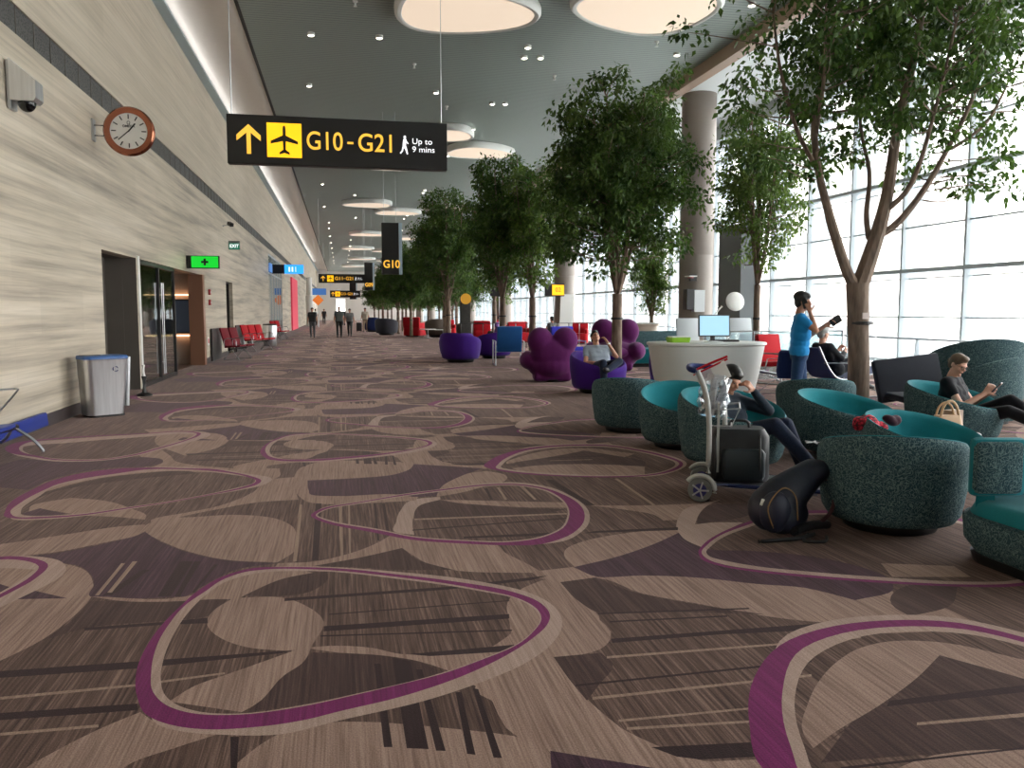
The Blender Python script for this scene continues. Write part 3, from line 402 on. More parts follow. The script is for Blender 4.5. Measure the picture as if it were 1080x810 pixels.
# all triangles face up
bmf = bmesh.new(); bmf.from_mesh(me)
for f in bmf.faces:
    if f.normal.z < 0: f.normal_flip()
bmf.to_mesh(me); bmf.free()
floor = struct(link('floor', me))
sl = struct(obj('floor_slab', bx(XL - 2, XR, Y0, Y1, -.5, -.012), mat('slab_grey', (150, 150, 148))))
struct(obj('floor_edge', bx(XL, XL + .85, 25.0, Y1, -.01, .006), CM['edge']))
struct(obj('ground', bx(XR + .05, 260, -120, 320, -5.2, -5.0), mat('apron_concrete', (196, 196, 192), .9, noise=.08, nscale=.2)))

# ---- left wall: travertine below the vent strip, openings cut as gaps
def wall_bits(m, z0, z1, x=XL, th=.25, holes=(), y0=Y0, y1=Y1):
    bm = BM(); cur = y0
    for a, b, h0, h1 in sorted(holes):
        box(bm, (x - th / 2, (cur + a) / 2, (z0 + z1) / 2), (th, a - cur, z1 - z0))
        if h1 < z1: box(bm, (x - th / 2, (a + b) / 2, (h1 + z1) / 2), (th, b - a, z1 - h1))
        cur = b
    box(bm, (x - th / 2, (cur + y1) / 2, (z0 + z1) / 2), (th, y1 - cur, z1 - z0)); return bm
HOLES = [(14.6, 16.9, 0, 2.5), (17.2, 24.45, 0, 2.5), (29.4, 31.1, 0, 2.5), (46.5, 56.5, 0, 4.6)]
wl = struct(obj('wall_left', wall_bits(M_TRAV, 0, 4.84, holes=HOLES), M_TRAV))
struct(obj('wall_left_upper', wall_bits(M_TRAV2, 5.2, 8.32), M_TRAV2))
v = obj('trim_1', bx(XL - .2, XL - .03, Y0, Y1, 4.84, 5.2), M_VENT); struct(v)
bm = BM(); y = 8.3
while y < 90: box(bm, (XL - .025, y, 5.02), (.012, .014, .36)); y += .62
struct(obj('trim_2', bm, mat('vent_joint', (112, 108, 102), .5)))
struct(obj('baseboard_left', bx(XL, XL + .025, Y0, 14.6, 0, .16), M_SLATE)); struct(obj('baseboard_left', bx(XL, XL + .025, 24.6, 29.4, 0, .16), M_SLATE))
struct(obj('baseboard_left', bx(XL, XL + .025, 31.1, 46.5, 0, .16), M_SLATE))
struct(obj('trim_3', bx(XL, XL + .24, Y0, Y1, 8.03, 8.08), mat('pale_blue_trim', (178, 196, 204), .5)))  # wall-top strip, shaped as a ledge to screen the added fill light
# recess with a dark panel
struct(obj('wall_recess', bx(XL - .6, XL - .55, 14.6, 16.9, 0, 2.5), M_DARKW))
bm = bx(XL - .6, XL - .25, 16.88, 16.92, 0, 2.5); box(bm, (XL - .13, 16.93, 1.25), (.26, .08, 2.5)); box(bm, (XL - .42, 14.6, 1.25), (.36, .03, 2.5)); box(bm, (XL - .42, 15.75, 2.52), (.36, 2.4, .04)); struct(obj('wall_recess', bm, M_DARKW))
struct(obj('trim_4', bx(XL - .03, XL + .02, 16.98, 17.12, 0, 2.55), M_WHITE))
# shop behind the glass
bm = bx(XL - 3.2, XL - 3.1, 17.0, 24.6, 0, 2.7); box(bm, (XL - 1.7, 17.15, 1.3), (3.1, .1, 2.6)); struct(obj('wall_shop', bm, mat('shop_wall', (150, 144, 136), .5)))
struct(obj('wall_shop', bx(XL - 3.1, XL - .05, 24.5, 24.6, 0, 2.55), mat('shop_end_wall', (176, 168, 160), .35)))
struct(obj('ceiling', bx(XL - 3.2, XL - .25, 17.0, 24.6, 2.52, 2.6), M_DARKW))
struct(obj('floor', bx(XL - 3.2, XL - .25, 17.0, 24.6, -.012, .004), mat('shop_floor', (96, 84, 80), .3)))
struct(obj('trim_5', bx(XL - .32, XL + .06, 24.18, 24.5, 0, 2.5), mat('copper_cladding', (188, 138, 112), .3, .5)))
# door 1 (glass, steel pulls)
door = thing('door_1', None, None, (XL - .04, 17.2, 0)); door['kind'] = 'structure'
def loc_(o, p): o.location = p; return o
bm = BM()
for yy in (.03, 1.72, 3.37): box(bm, (0, yy, 1.24), (.07, .06, 2.48))
box(bm, (0, 1.7, 2.45), (.07, 3.4, .07)); box(bm, (0, 1.7, .04), (.06, 3.4, .08)); obj('door_frame', bm, M_DKFRAME, door)
obj('glass_leaf', b_((0, .875, 1.24), (.012, 1.63, 2.32)), M_GLASSD, door); obj('glass_leaf', b_((0, 2.545, 1.24), (.012, 1.59, 2.32)), M_GLASSD, door)
for yy in (1.45, 1.62): obj('pull_handle', tube(tube(tube(BM(), [(.07, yy + .3, .15), (.07, yy + .3, 2.1)], .016), [(0, yy + .3, .4), (.07, yy + .3, .4)], .01), [(0, yy + .3, 1.85), (.07, yy + .3, 1.85)], .01), M_STEEL2, door, True)
# door 2 (recessed grey door)
d2 = thing('door_2', None, None, (XL - .2, 30.25, 0)); d2['kind'] = 'structure'
obj('door_panel', b_((-.1, 0, 1.25), (.06, 1.7, 2.5)), mat('door_grey', (118, 112, 100), .5), d2)
obj('door_frame', box(box(b_((0, -.83, 1.25), (.16, .04, 2.5)), (0, .83, 1.25), (.16, .04, 2.5)), (0, 0, 2.48), (.16, 1.7, .04)), M_DKFRAME, d2)
obj('door_handle', tube(BM(), [(-.05, .6, 1.05), (0.0, .6, 1.05), (0.0, .48, 1.05)], .012), M_STEEL2, d2, True)
# shop front further down
wf = thing('window_1', None, None, (XL - .05, 46.5, 0)); wf['kind'] = 'structure'
obj('pane', b_((0, 5, 2.3), (.02, 9.9, 4.5)), M_GLASSD, wf)
bm = BM()
for yy in (0.05, 2.0, 4.0, 6.0, 8.0, 9.95): box(bm, (0, yy, 2.3), (.08, .08, 4.6))
box(bm, (0, 5, 3.55), (.08, 10, .10)); box(bm, (0, 5, 4.55), (.08, 10, .10)); obj('window_frame', bm, M_FRAME, wf)
struct(obj('wall_shop', bx(XL - 3.1, XL - 3.0, 46.4, 56.6, 0, 4.8), mat('shop_back', (150, 152, 150), .6)))
struct(obj('wall_shop', box(bx(XL - 3.1, XL - .25, 46.3, 46.4, 0, 4.8), (XL - 1.7, 56.6, 2.4), (2.9, .1, 4.8)), mat('shop_side', (160, 158, 150), .6)))
struct(obj('floor', bx(XL - 3.1, XL - .25, 46.4, 56.6, -.012, .004), mat('shop_floor', (96, 84, 80), .3)))
struct(obj('ceiling', bx(XL - 3.1, XL - .25, 46.4, 56.6, 4.7, 4.78), M_WHITE))
# ---- ceilings
struct(obj('ceiling', bx(XL, -2.06, Y0, Y1, 8.3, 8.4), M_CEIL))
struct(obj('trim_6', bx(-2.10, -2.02, Y0, Y1, 8.0, 8.34), M_BLACK))
struct(obj('trim_7', bx(-2.30, -2.10, Y0, Y1, 8.02, 8.32), M_CEIL))
struct(obj('ceiling', bx(-2.02, 9.4, Y0, Y1, ZC, ZC + .1), M_SLAT))
struct(obj('beam', bx(9.4, 9.72, Y0, Y1, 7.68, 8.4), M_BEAM))
struct(obj('ceiling', bx(9.72, XW + .6, Y0, Y1, 8.02, 8.12), M_CEILW))
# back and end walls
struct(obj('wall_back', bx(XL - .3, XW + .3, Y0 - .2, Y0, -5, 8.5), M_CEILW))
bm = bx(XL - .3, -.75, Y1, Y1 + .2, 0, 8.5); box(bm, (7.2, Y1 + .1, 4.25), (13.2, .2, 8.5)); box(bm, (-.05, Y1 + .1, 6.0), (1.4, .2, 5.0)); struct(obj('wall_end', bm, M_CEIL))
wn = thing('window_2', None, None, (-.05, Y1 + .05, 0)); wn['kind'] = 'structure'
obj('pane', b_((0, 0, 1.8), (1.3, .02, 3.4)), M_GLASS, wn); obj('window_frame', box(b_((0, 0, 1.75), (.06, .08, 3.5)), (0, 0, 3.45), (1.3, .08, .06)), M_FRAME, wn)
struct(obj('wall_lower', bx(XR, XR + .08, Y0, Y1, -5, -.02), M_CEILW))

# ---- window wall, bays of 2.1 m, in 7 sections
wi = 3; yb = 15.91 - 2.1 * 10; nb = 74; sec = 11
for s0 in range(0, nb, sec):
    n = min(sec, nb - s0); ya = yb + 2.1 * s0; L = 2.1 * n
    r = thing('window_%d' % wi, None, None, (XW, ya, 0)); r['kind'] = 'structure'; wi += 1
    obj('pane', b_((.04, L / 2, 1.65), (.02, L, 13.3)), M_GLASS, r)
    bm = BM(); b2 = BM(); b3 = BM()
    for k in range(n):
        box(bm, (0, k * 2.1, 1.65), (.16, .065, 13.3))
        box(b3, (.42, k * 2.1 + .10, 1.65), (.5, .03, 13.3))
    for z, h, d in ((-4.1, .12, .2), (-1.9, .12, .2), (.27, .11, .22), (2.46, .11, .24), (4.65, .11, .24), (6.84, .11, .24)): box(bm, (-.02, L / 2, z), (d, L, h * .8))
    for z in (1.35, 3.50, 5.70): box(b2, (.02, L / 2, z), (.06, L, .035)); 
    for z in (2.28, 4.47): box(b2, (.1, L / 2, z), (.05, L, .03))
    obj('window_frame', bm, M_FRAME, r); obj('glazing_bar', b2, M_FRAME, r)
    obj('glass_fin', b3, mat('frosted_fin', (236, 244, 248), .6), r)
struct(obj('trim_8', bx(XW - .3, XW + .3, Y0, Y1, 7.55, 8.02), mat('window_head_grey', (170, 176, 178), .5)))
# ---- columns
for i, yy in enumerate((8.6, 24.0, 39.4, 54.8, 70.2, 85.6, 101.0, 116.4)):
    if i == 0: continue
    bm = lathe(BM(), [(.56, 0), (.56, .12), (.52, .14), (.52, 3.18), (.515, 3.19), (.515, 3.21), (.52, 3.22), (.52, 6.0), (.515, 6.01), (.515, 6.03), (.52, 6.04), (.52, 8.04)], 40, (10.75, yy, 0))
    o = obj('column', bm, M_COLUMN, None, True); o['kind'] = 'structure'
struct(obj('wall_service', bx(12.55, 13.1, 24.6, 26.2, -.02, 4.3), mat('service_grey', (96, 100, 102), .5)))
bm = bx(12.3, 13.2, 24.4, 26.4, -5, -.02); struct(obj('wall_service', bm, M_CEILW))
# ---- railing
for s0 in range(0, 9):
    ya = 2 + s0 * 15.0
    r = thing('railing', 'long steel and clear panel railing in front of the glass wall' if s0 == 0 else 'stretch of steel railing along the glass wall further down the hall', 'railing', (12.1, ya, 0), 0, 'railing sections along the glass wall')
    r['label'] = 'nearest stretch of steel handrail with slim pale posts before the glass wall' if s0 == 0 else 'second stretch of steel handrail, beside the red chair and recliners' if s0 == 1 else 'far stretch of steel handrail, section %d from the camera end along the glass wall' % (s0 + 1)
    obj('handrail', tube(BM(), [(0, 0, .90), (0, 14.95, .90)], .026), M_STEEL2, r, True)
    obj('lower_rail', tube(BM(), [(0, 0, .40), (0, 14.95, .40)], .012), M_STEEL2, r, True)
    for k in range(9 if s0 < 3 else 5):
        st = 1.65 if s0 < 3 else 3.3
        y = .4 + k * st
        bm = BM(); prism(bm, [(-.10, 0), (.10, 0), (.03, .84), (-.03, .84)], -.012, .012, Matrix.Translation((0, y, 0)) @ Matrix.Rotation(PI / 2, 4, 'X'))
        box(bm, (0, y, .86), (.03, .04, .06)); obj('post', bm, mat('pale_post', (188, 200, 208), .4), r)

# ================================================================== SIGNS, LAMPS, WALL ITEMS
def arrow_up(parent, x, z, s, m, y):
    w_ = .14 * s; bm = BM(); P = [(-w_ / 2, -.5 * s), (w_ / 2, -.5 * s), (w_ / 2, .22 * s), (.40 * s, -.06 * s), (.40 * s, .13 * s), (0, .5 * s), (-.40 * s, .13 * s), (-.40 * s, -.06 * s), (-w_ / 2, .22 * s)]
    prism(bm, [(x + a, z + b) for a, b in P], -.004, .004, Matrix.Translation((0, y, 0)) @ Matrix.Rotation(PI / 2, 4, 'X')); return obj('arrow', bm, m, parent)
def plane_icon(parent, x, z, s, y):
    obj('icon_panel', b_((x, y, z), (s, .008, s)), M_YEL, parent)
    h = s * .5; P = [(0, .86), (.07, .80), (.09, .62), (.09, .28), (.80, -.06), (.80, -.22), (.09, -.06), (.07, -.55), (.30, -.72), (.30, -.84), (0, -.74)]
    P = P + [(-a, b) for a, b in P[-2:0:-1]]
    bm = BM(); prism(bm, [(x + a * h * .98, z + b * h) for a, b in P], 0, .006, Matrix.Translation((0, y - .004, 0)) @ Matrix.Rotation(PI / 2, 4, 'X')); obj('aeroplane_symbol', bm, M_SIGN, parent)
def walker_icon(parent, x, z, s, y):
    bm = BM(); M = Matrix.Translation((x, y, z)) @ Matrix.Rotation(PI / 2, 4, 'X') @ Matrix.Scale(s, 4)
    prism(bm, [(.07 * math.cos(a), .43 + .075 * math.sin(a)) for a in [2 * PI * k / 12 for k in range(12)]], 0, .01, M)
    prism(bm, [(-.07, .33), (.06, .34), (.10, .22), (.20, .10), (.17, .06), (.07, .15), (.06, -.02), (.12, -.22), (.17, -.47), (.10, -.48), (.02, -.25), (-.06, -.12), (-.10, -.32), (-.22, -.47), (-.27, -.42), (-.17, -.28), (-.12, -.05), (-.11, .12)], 0, .01, M)
    obj('walking_figure_symbol', bm, M_WHT, parent)
def gate_sign(x0, x1, z0, z1, y, txt, label, sub='Up to\n9 mins', group=None, detail=True, wires=True):
    cx = (x0 + x1) / 2; cz = (z0 + z1) / 2; W = x1 - x0; H = z1 - z0
    r = thing('hanging_gate_sign', label, 'sign', (cx, y, z0), 0, group)
    obj('sign_box', b_((0, 0, H / 2), (W, .14, H), None, .006), M_SIGN, r)
    yy = -.075; u = W / 985.; c = H / 2
    X = lambda p: (p - 537) * u
    arrow_up(r, X(138), c, .60 * H, M_YELT, yy); plane_icon(r, X(292), c + .0, .70 * H, yy)
    p_ = txt.split(' - ')
    text(r, p_[0], .53 * H, M_YELT, (X(390), yy, c), FRONT, name='gate_lettering', bold=.002, fit=160 * u); text(r, p_[1], .53 * H, M_YELT, (X(620), yy, c), FRONT, name='gate_lettering', bold=.002, fit=152 * u)
    obj('dash_symbol', b_((X(584), yy, c), (27 * u, .006, .045 * H)), M_YELT, r)
    walker_icon(r, X(832), c, .40 * H, yy)
    text(r, sub, .17 * H, M_WHT, (X(866), yy, c), FRONT, name='walking_time_lettering', fit=104 * u)
    if wires:
        for xx in (X(65), X(1005)): obj('hanging_wire', tube(BM(), [(xx, 0, H), (xx, 0, ZC - z0)], .008, 6), M_STEEL2, r)
    return r
gate_sign(-1.35, 1.39, 3.33, 3.93, 11.0, 'G10 - G21', 'large black hanging sign with yellow arrow, plane symbol and G10 - G21, nearest of the row')
gate_sign(-1.27, 1.41, 3.14, 3.66, 50.0, 'G11 - G21', 'smaller-looking black hanging gate sign with yellow arrow, beyond the nearest one')
gate_sign(-.95, 1.67, 2.70, 3.30, 75.0, 'G13 - G21', 'far black hanging gate sign, third down the hall')
def totem(x, y, z0, z1, w, txt, label):
    r = thing('hanging_gate_banner', label, 'sign', (x, y, z0)); H = z1 - z0
    obj('banner_box', b_((0, 0, H / 2), (w, .22, H), None, .006), M_SIGN, r)
    obj('banner_edge', b_((w / 2 + .06, .02, H / 2), (.1, .22, H)), mat('pale_blue_edge', (170, 190, 205), .4), r)
    text(r, txt, .38 * w / .6, M_YELT, (-w * .44, -.116, .32), FRONT, name='gate_lettering', sx=.9, bold=.006)
    for xx in (-.2, .2): obj('hanging_wire', tube(BM(), [(xx, 0, H), (xx, 0, ZC - z0)], .008, 6), M_STEEL2, r)
totem(1.63, 28.0, 2.72, 4.41, .56, 'G10', 'tall narrow black hanging banner with yellow G10 at its foot')
totem(1.68, 52.0, 2.78, 4.46, .5, 'G09', 'tall narrow black hanging banner, smaller one behind the G10 banner')
totem(1.1, 80.0, 2.6, 4.4, .6, 'G12', 'dark hanging banner far down the hall beyond the second gate sign')
# green cross sign
r = thing('pharmacy_sign', 'bright green lit box sign with a dark cross, sticking out from the stone wall', 'sign', (XL, 22.2, 2.57))
obj('sign_box', b_((.40, 0, .16), (.78, .16, .32), None, .006), M_BLACK, r); obj('lit_face', b_((.45, -.085, .16), (.64, .01, .28)), M_GREEN, r)
obj('cross_symbol', box(b_((.45, -.092, .16), (.17, .006, .055)), (.45, -.092, .16), (.055, .007, .17)), M_BLACK, r)
r = thing('exit_sign', 'small green EXIT sign high on the stone wall', 'sign', (XL, 30.3, 3.62))
obj('sign_box', b_((.20, 0, .15), (.38, .05, .30)), mat('exit_box_grey', (120, 128, 126)), r); obj('lit_face', b_((.20, -.03, .12), (.34, .008, .2)), M_TEALS, r)
text(r, 'EXIT', .16, M_WHT, (.2, -.036, .12), FRONT, align='CENTER', sx=.9, bold=.003)
# blue shop sign, pink panel etc.
r = thing('blue_lit_sign', 'bright blue lit box sign sticking out above the far shop front', 'sign', (XL, 49, 3.62))
obj('sign_box', b_((.34, 0, .25), (.68, .3, .5)), M_BLACK, r); obj('lit_face', b_((1.2, 0, .25), (1.04, .3, .5)), M_BLUES, r)
obj('figure_symbols', box(box(b_((.95, -.16, .24), (.08, .01, .26)), (1.12, -.16, .24), (.08, .01, .26)), (1.30, -.16, .24), (.03, .01, .30)), M_WHT, r)
o = obj('wall_panel', bx(XL + .01, XL + .12, 66, 74, 0, 4.1), M_PINKP); tag(o, 'tall pink red panel on the left wall beyond the blue sign', 'wall panel')
o = obj('blue_banner', bx(XL + .01, XL + .06, 46.6, 48.4, 3.62, 4.1), mat('dim_blue', (90, 140, 205), .5, emit=.2)); tag(o, 'dim blue strip panel behind the shop front glass frame', 'sign')
r = thing('blue_arrow_sign', 'small blue hanging sign far down on the left', 'sign', (-2.4, 82, 3.05)); obj('sign_face', b_((.35, 0, .3), (1.3, .1, .62), None, .02), mat('sign_blue_dim', (70, 120, 190), .5, emit=.25), r)
for xx in (-.1, .8): obj('hanging_wire', tube(BM(), [(xx, 0, .6), (xx, 0, 5.2)], .012, 6), M_STEEL2, r)
r = thing('orange_diamond_sign', 'small orange diamond sign below the far blue sign', 'sign', (-2.1, 79, 2.0)); obj('sign_face', b_((0, 0, .5), (.72, .08, .72), (0, PI / 4, 0)), M_ORANGE, r); obj('post', tube(BM(), [(0, .06, -2.0), (0, .06, .5)], .04, 8), M_STEEL2, r)
for yy, rr in ((85, .36),):
    o = obj('column', lathe(BM(), [(rr, 0), (rr, 3.0), (rr * .8, 3.05), (rr * .8, 4.8), (rr * .5, 4.85)], 24, (-3.1, yy, 0)), M_WHITE, None, True); o['kind'] = 'structure'

# clock
ck = thing('wall_clock', 'round clock with copper rim held out from the stone wall on two arms', 'clock', (-3.255, 14.4, 4.345))
R_ = .375
bm = lathe(BM(), [(.28, -.07), (.33, -.075), (.375, -.05), (.385, -.01), (.385, .04), (.36, .07), (.28, .06), (.28, -.07)], 48, cap=False); bmesh.ops.rotate(bm, matrix=Matrix.Rotation(PI / 2, 3, 'X'), verts=bm.verts); obj('rim', bm, M_COPPER, ck, True)
bm = lathe(BM(), [(.285, -.035), (.285, .045)], 48); bmesh.ops.rotate(bm, matrix=Matrix.Rotation(PI / 2, 3, 'X'), verts=bm.verts); obj('dial', bm, M_DIAL, ck)
bm = BM()
for k in range(12):
    a = PI / 6 * k; box(bm, (.225 * math.sin(a), -.049, .225 * math.cos(a)), (.016, .006, .07), (0, a, 0))
obj('hour_markers', bm, M_DKFRAME, ck)
text(ck, 'OMEGA', .052, M_DKFRAME, (0, -.05, .075), FRONT, align='CENTER', bold=.001); text(ck, 'Ω', .075, M_DKFRAME, (0, -.05, .125), FRONT, align='CENTER', name='maker_symbol')
a = math.radians(40); obj('hour_hand', b_((.07 * math.sin(a), -.055, .07 * math.cos(a)), (.020, .006, .17), (0, a, 0)), M_DKFRAME, ck)
a = math.radians(228); obj('minute_hand', b_((.09 * math.sin(a), -.062, .09 * math.cos(a)), (.014, .006, .24), (0, a, 0)), M_DKFRAME, ck)
obj('wall_plate', b_((-.53, 0, 0), (.025, .16, .34)), M_STEEL2, ck)
for zz in (-.08, .08): obj('bracket_arm', tube(BM(), [(-.53, 0, zz), (-.36, 0, zz)], .012, 8), M_DKFRAME, ck)
# cameras
def cctv(loc, label, s=1.):
    r = thing('security_camera', label, 'camera', loc); r.scale = (s, s, s)
    obj('bracket', b_((.03, 0, .29), (.05, .20, .56), None, .01), M_STEEL2, r)
    bm = BM(); loft(bm, [[(.05 + .02, -.12, .62), (.07, .12, .62), (.08, .12, .60), (.08, -.12, .60)]] , True) if False else None
    prism(bm, [(.05, .10), (.30, .10), (.33, .14), (.33, .34), (.05, .58)], -.13, .13, Matrix.Rotation(PI / 2, 4, 'X')); obj('hood', bm, M_STEEL, r)
    obj('dome', ell(BM(), (.19, 0, .10), (.10, .10, .11)), mat('camera_dome', (16, 16, 18), .08), r, True)
cctv((XL, 11.0, 3.86), 'steel wedge-shaped security camera with black dome on the stone wall, beside the clock')
r = thing('security_camera', 'small dark security camera high on the stone wall above the EXIT sign', 'camera', (XL, 29.0, 4.30))
obj('bracket', tube(BM(), [(0, 0, 0), (.22, 0, .05)], .03, 8), M_STEEL2, r); obj('camera_body', b_((.26, -.06, .06), (.12, .28, .12), (.3, 0, .5), .01), M_DKFRAME, r); obj('lens', tube(BM(), [(.30, -.22, .02), (.27, -.12, .04)], .045, 12), M_BLACK, r, True)
# call points on the wall
for (yy, zz, c, lb) in ((25.6, 2.05, 'red', 'upper of two small red alarm units on the stone wall past the shop'), (25.6, 1.75, 'red', 'lower of two small red alarm units on the stone wall past the shop')):
    r = thing('alarm_unit', lb, 'alarm', (XL, yy, zz)); obj('housing', b_((.03, 0, 0), (.06, .16, .16), None, .01), mat('alarm_red', (170, 40, 48), .4), r); obj('button', b_((.065, 0, 0), (.012, .06, .06)), M_WHITE, r)
r = thing('wall_notice', 'small red and white notice low on the stone wall past the shop', 'notice', (XL, 25.2, .62)); obj('notice_board', b_((.01, 0, 0), (.02, .26, .22)), M_WHITE, r); obj('printed_panel', b_((.022, 0, .02), (.004, .18, .14)), mat('notice_red', (190, 90, 100), .5), r)
# screen in the shop
r = thing('display_screen', 'dark wall screen inside the shop beyond the glass door', 'screen', (XL - .75, 24.49, 1.0))
obj('screen_body', b_((-.05, -.06, .35), (1.2, .1, .95), None, .01), M_BLACK, r); obj('screen_face', b_((-.05, -.115, .35), (1.12, .01, .87)), mat('screen_dim', (62, 68, 78), .2, emit=.12), r)
text(r, 'WELCOME' if False else '~~', .3, M_WHT, (0, -.122, .3), FRONT, align='CENTER', name='display_mark') if False else None
o = obj('strip_light', bx(XL - 1.5, XL - .35, 24.40, 24.46, 1.93, 1.96), mat('warm_strip', (255, 190, 140), .5, emit=2.2)); tag(o, 'warm strip light above the shop screen', 'light')
o = obj('strip_light', bx(XL - 1.5, XL - .35, 24.40, 24.46, .80, .83), mat('warm_strip', (255, 190, 140), .5, emit=2.2)); tag(o, 'warm strip light below the shop screen', 'light')

# ---- ceiling lamps (rounded egg discs)
def lamp_outline(R1, R2, n=48, k=.28):
    out = []
    for i in range(n):
        t = 2 * PI * i / n; c, s = math.cos(t), math.sin(t)
        e = 2 / 2.35; x = math.copysign(abs(c) ** e, c) * R1; y = math.copysign(abs(s) ** e, s) * R2
        out.append((x, y * (1 - k * x / R1)))
    return out
def ceiling_lamp():
    r = thing('ceiling_lamp', None, 'ceiling lamp', (0, 0, 0), 0, 'glowing pebble-shaped ceiling lamps')
    P = lamp_outline(1.5, 1.25); sc = lambda f, z: [(x * f, y * f, z) for x, y in P]
    obj('lamp_rim', loft(BM(), [sc(.93, .26), sc(.98, .24), sc(1.0, .16), sc(.995, .05), sc(.96, 0), sc(.92, .0), sc(.90, .02), sc(.90, .04)], True), M_WHITE, r, True)
    obj('diffuser', loft(BM(), [sc(.90, .045), sc(.90, .025), sc(.6, .005), sc(.2, .0)], True), M_LAMP, r, True)
    return r
cl0 = ceiling_lamp()
LL = [(2.75, 17.9, 1.04, 0.0, 'left of the two nearest big glowing pebble-shaped ceiling lamps, above the gate sign'),
      (6.3, 17.0, 1.06, 3.3, 'right of the two nearest big glowing pebble-shaped ceiling lamps, beside the tan beam'),
      (5.6, 33.2, .95, .3, 'glowing ceiling lamp just right of the near gate sign, behind the tree tops'),
      (3.6, 30.2, .8, 2.8, 'glowing ceiling lamp partly hidden behind the right end of the near gate sign'),
      (2.4, 37.0, .85, .2, 'glowing ceiling lamp seen just under the near gate sign'),
      (1.6, 50.5, 1.0, 3.1, 'glowing ceiling lamp left of the pair above the G10 banner'),
      (3.7, 54.2, 1.0, 0.1, 'glowing ceiling lamp right of the pair above the G10 banner'),
      (6.2, 51.5, .9, 2.9, 'glowing ceiling lamp peeking over the middle tree tops')]
for k, (y, x1, x2) in enumerate([(70, 2.4, 5.6), (86, 1.8, 4.8), (103, 2.6, 6), (120, 1.8, 5)]):
    o_ = ('first', 'second', 'third', 'fourth')[k]; LL += [(x1, y, 1.1, .2, 'left lamp of the %s far glowing pair beyond the G10 banner' % o_), (x2, y + 3, 1.1, 3.2, 'right lamp of the %s far glowing pair beyond the G10 banner' % o_)]
for i, (x, y, s, rz, lb) in enumerate(LL):
    lb = lb or 'far glowing ceiling lamp beyond the G10 banner'
    o = cl0 if i == 0 else dup(cl0)
    o.location = (x, y, 7.74); o.rotation_euler = (0, 0, rz); o.scale = (s, s, 1); o['label'] = lb
    if 'beyond' not in lb: o['group'] = 'near glowing ceiling lamps'
# ---- downlights
def downlight():
    r = thing('downlight', 'tiny bright round ceiling downlight in the grey-green ceiling', 'downlight', (0, 0, 0), 0, 'small downlights in the grey-green ceiling')
    obj('downlight_ring', lathe(BM(), [(.085, .0), (.085, -.07), (.07, -.07), (.062, -.05)], 16), M_WHITE, r, True)
    obj('downlight_lens', lathe(BM(), [(.062, -.062), (.05, -.072)], 16), M_SPOT, r); return r
dl0 = downlight(); DL = [(4.7, 21.25), (4.61, 20.42), (5.11, 21.17), (2.87, 25.08), (4.74, 26.06), (5.14, 25.98), (4.72, 29.77), (8.43, 20.24), (8.63, 16.71), (-.58, 20.53), (1.0, 20.41), (-.79, 25.05), (-.83, 43.9), (.84, 47.7), (.91, 38.4), (4.42, 59), (-.92, 53.2), (1.08, 59.1), (-.77, 62.6), (6.51, 56.3)]
for y in range(32, 118, 7): DL += [(-.85, y), (.95, y + 3.4)] if y > 64 or y < 38 else []
for y in range(34, 100, 11): DL += [(4.5, y), (4.9, y + .6), (4.5, y + 1.0)]
for i, (x, y) in enumerate(DL): o = dl0 if i == 0 else dup(dl0); o.location = (x, y, ZC)
# ---- small sprinklers
sp0 = obj('ceiling_sprinkler', box(lathe(BM(), [(.06, 0), (.05, -.03), (.02, -.04), (.02, -.10)], 12), (0, 0, -.11), (.07, .07, .012)), M_WHITE, None)
tag(sp0, 'tiny pale sprinkler head in the grey-green ceiling', 'sprinkler', 'sprinkler heads in the ceiling')
for i, (x, y) in enumerate([(.4, 18.3), (2.0, 22.5), (3.4, 26.8), (-.6, 30.5), (5.9, 22.8), (7.3, 26.4), (2.2, 30.8), (7.6, 19.5)]):
    o = sp0 if i == 0 else sp0.copy()
    if i: COL.objects.link(o)
    o.location = (x, y, ZC)

# ================================================================== WALL-SIDE FURNITURE
def rrect(w, d, r, n=5):
    out = []
    for cx, cy, a0 in ((w / 2 - r, d / 2 - r, 0), (-w / 2 + r, d / 2 - r, 90), (-w / 2 + r, -d / 2 + r, 180), (w / 2 - r, -d / 2 + r, 270)):
        for k in range(n + 1):
            a = math.radians(a0 + 90 * k / n); out.append((cx + r * math.cos(a), cy + r * math.sin(a)))
    return out
def rr_loft(bm, lv, n=5):   # levels: (w, d, r, z, cx, cy)
    return loft(bm, [[(x + L[4], y + L[5], L[3]) for x, y in rrect(L[0], L[1], L[2], n)] for L in lv])
# near double bin
r = thing('recycling_bin', 'large tapered steel recycling bin with blue rim standing by the dark recess', 'bin', (-3.37, 12.74, 0), A(33))
obj('foot', rr_loft(BM(), [(.48, .38, .08, 0, 0, 0), (.48, .38, .08, .03, 0, 0)]), M_BLACK, r)
obj('body', rr_loft(BM(), [(.50, .40, .10, .03, -.02, 0), (.60, .46, .11, .80, 0, 0), (.61, .47, .11, .82, 0, 0)], 8), M_STEEL, r, True)
obj('side_fin', rr_loft(BM(), [(.06, .30, .025, .13, .29, .03), (.06, .30, .025, .84, .33, .03)], 4), M_STEEL2, r, True)
obj('lid', rr_loft(BM(), [(.615, .475, .115, .82, 0, 0), (.615, .475, .115, .855, 0, 0), (.59, .45, .11, .87, 0, 0)], 8), mat('blue_lid', (60, 100, 160), .4), r, True)
obj('lid_opening', rr_loft(BM(), [(.26, .20, .05, .868, -.16, 0), (.26, .20, .05, .876, -.16, 0)]), M_BLACK, r)
bm = BM()
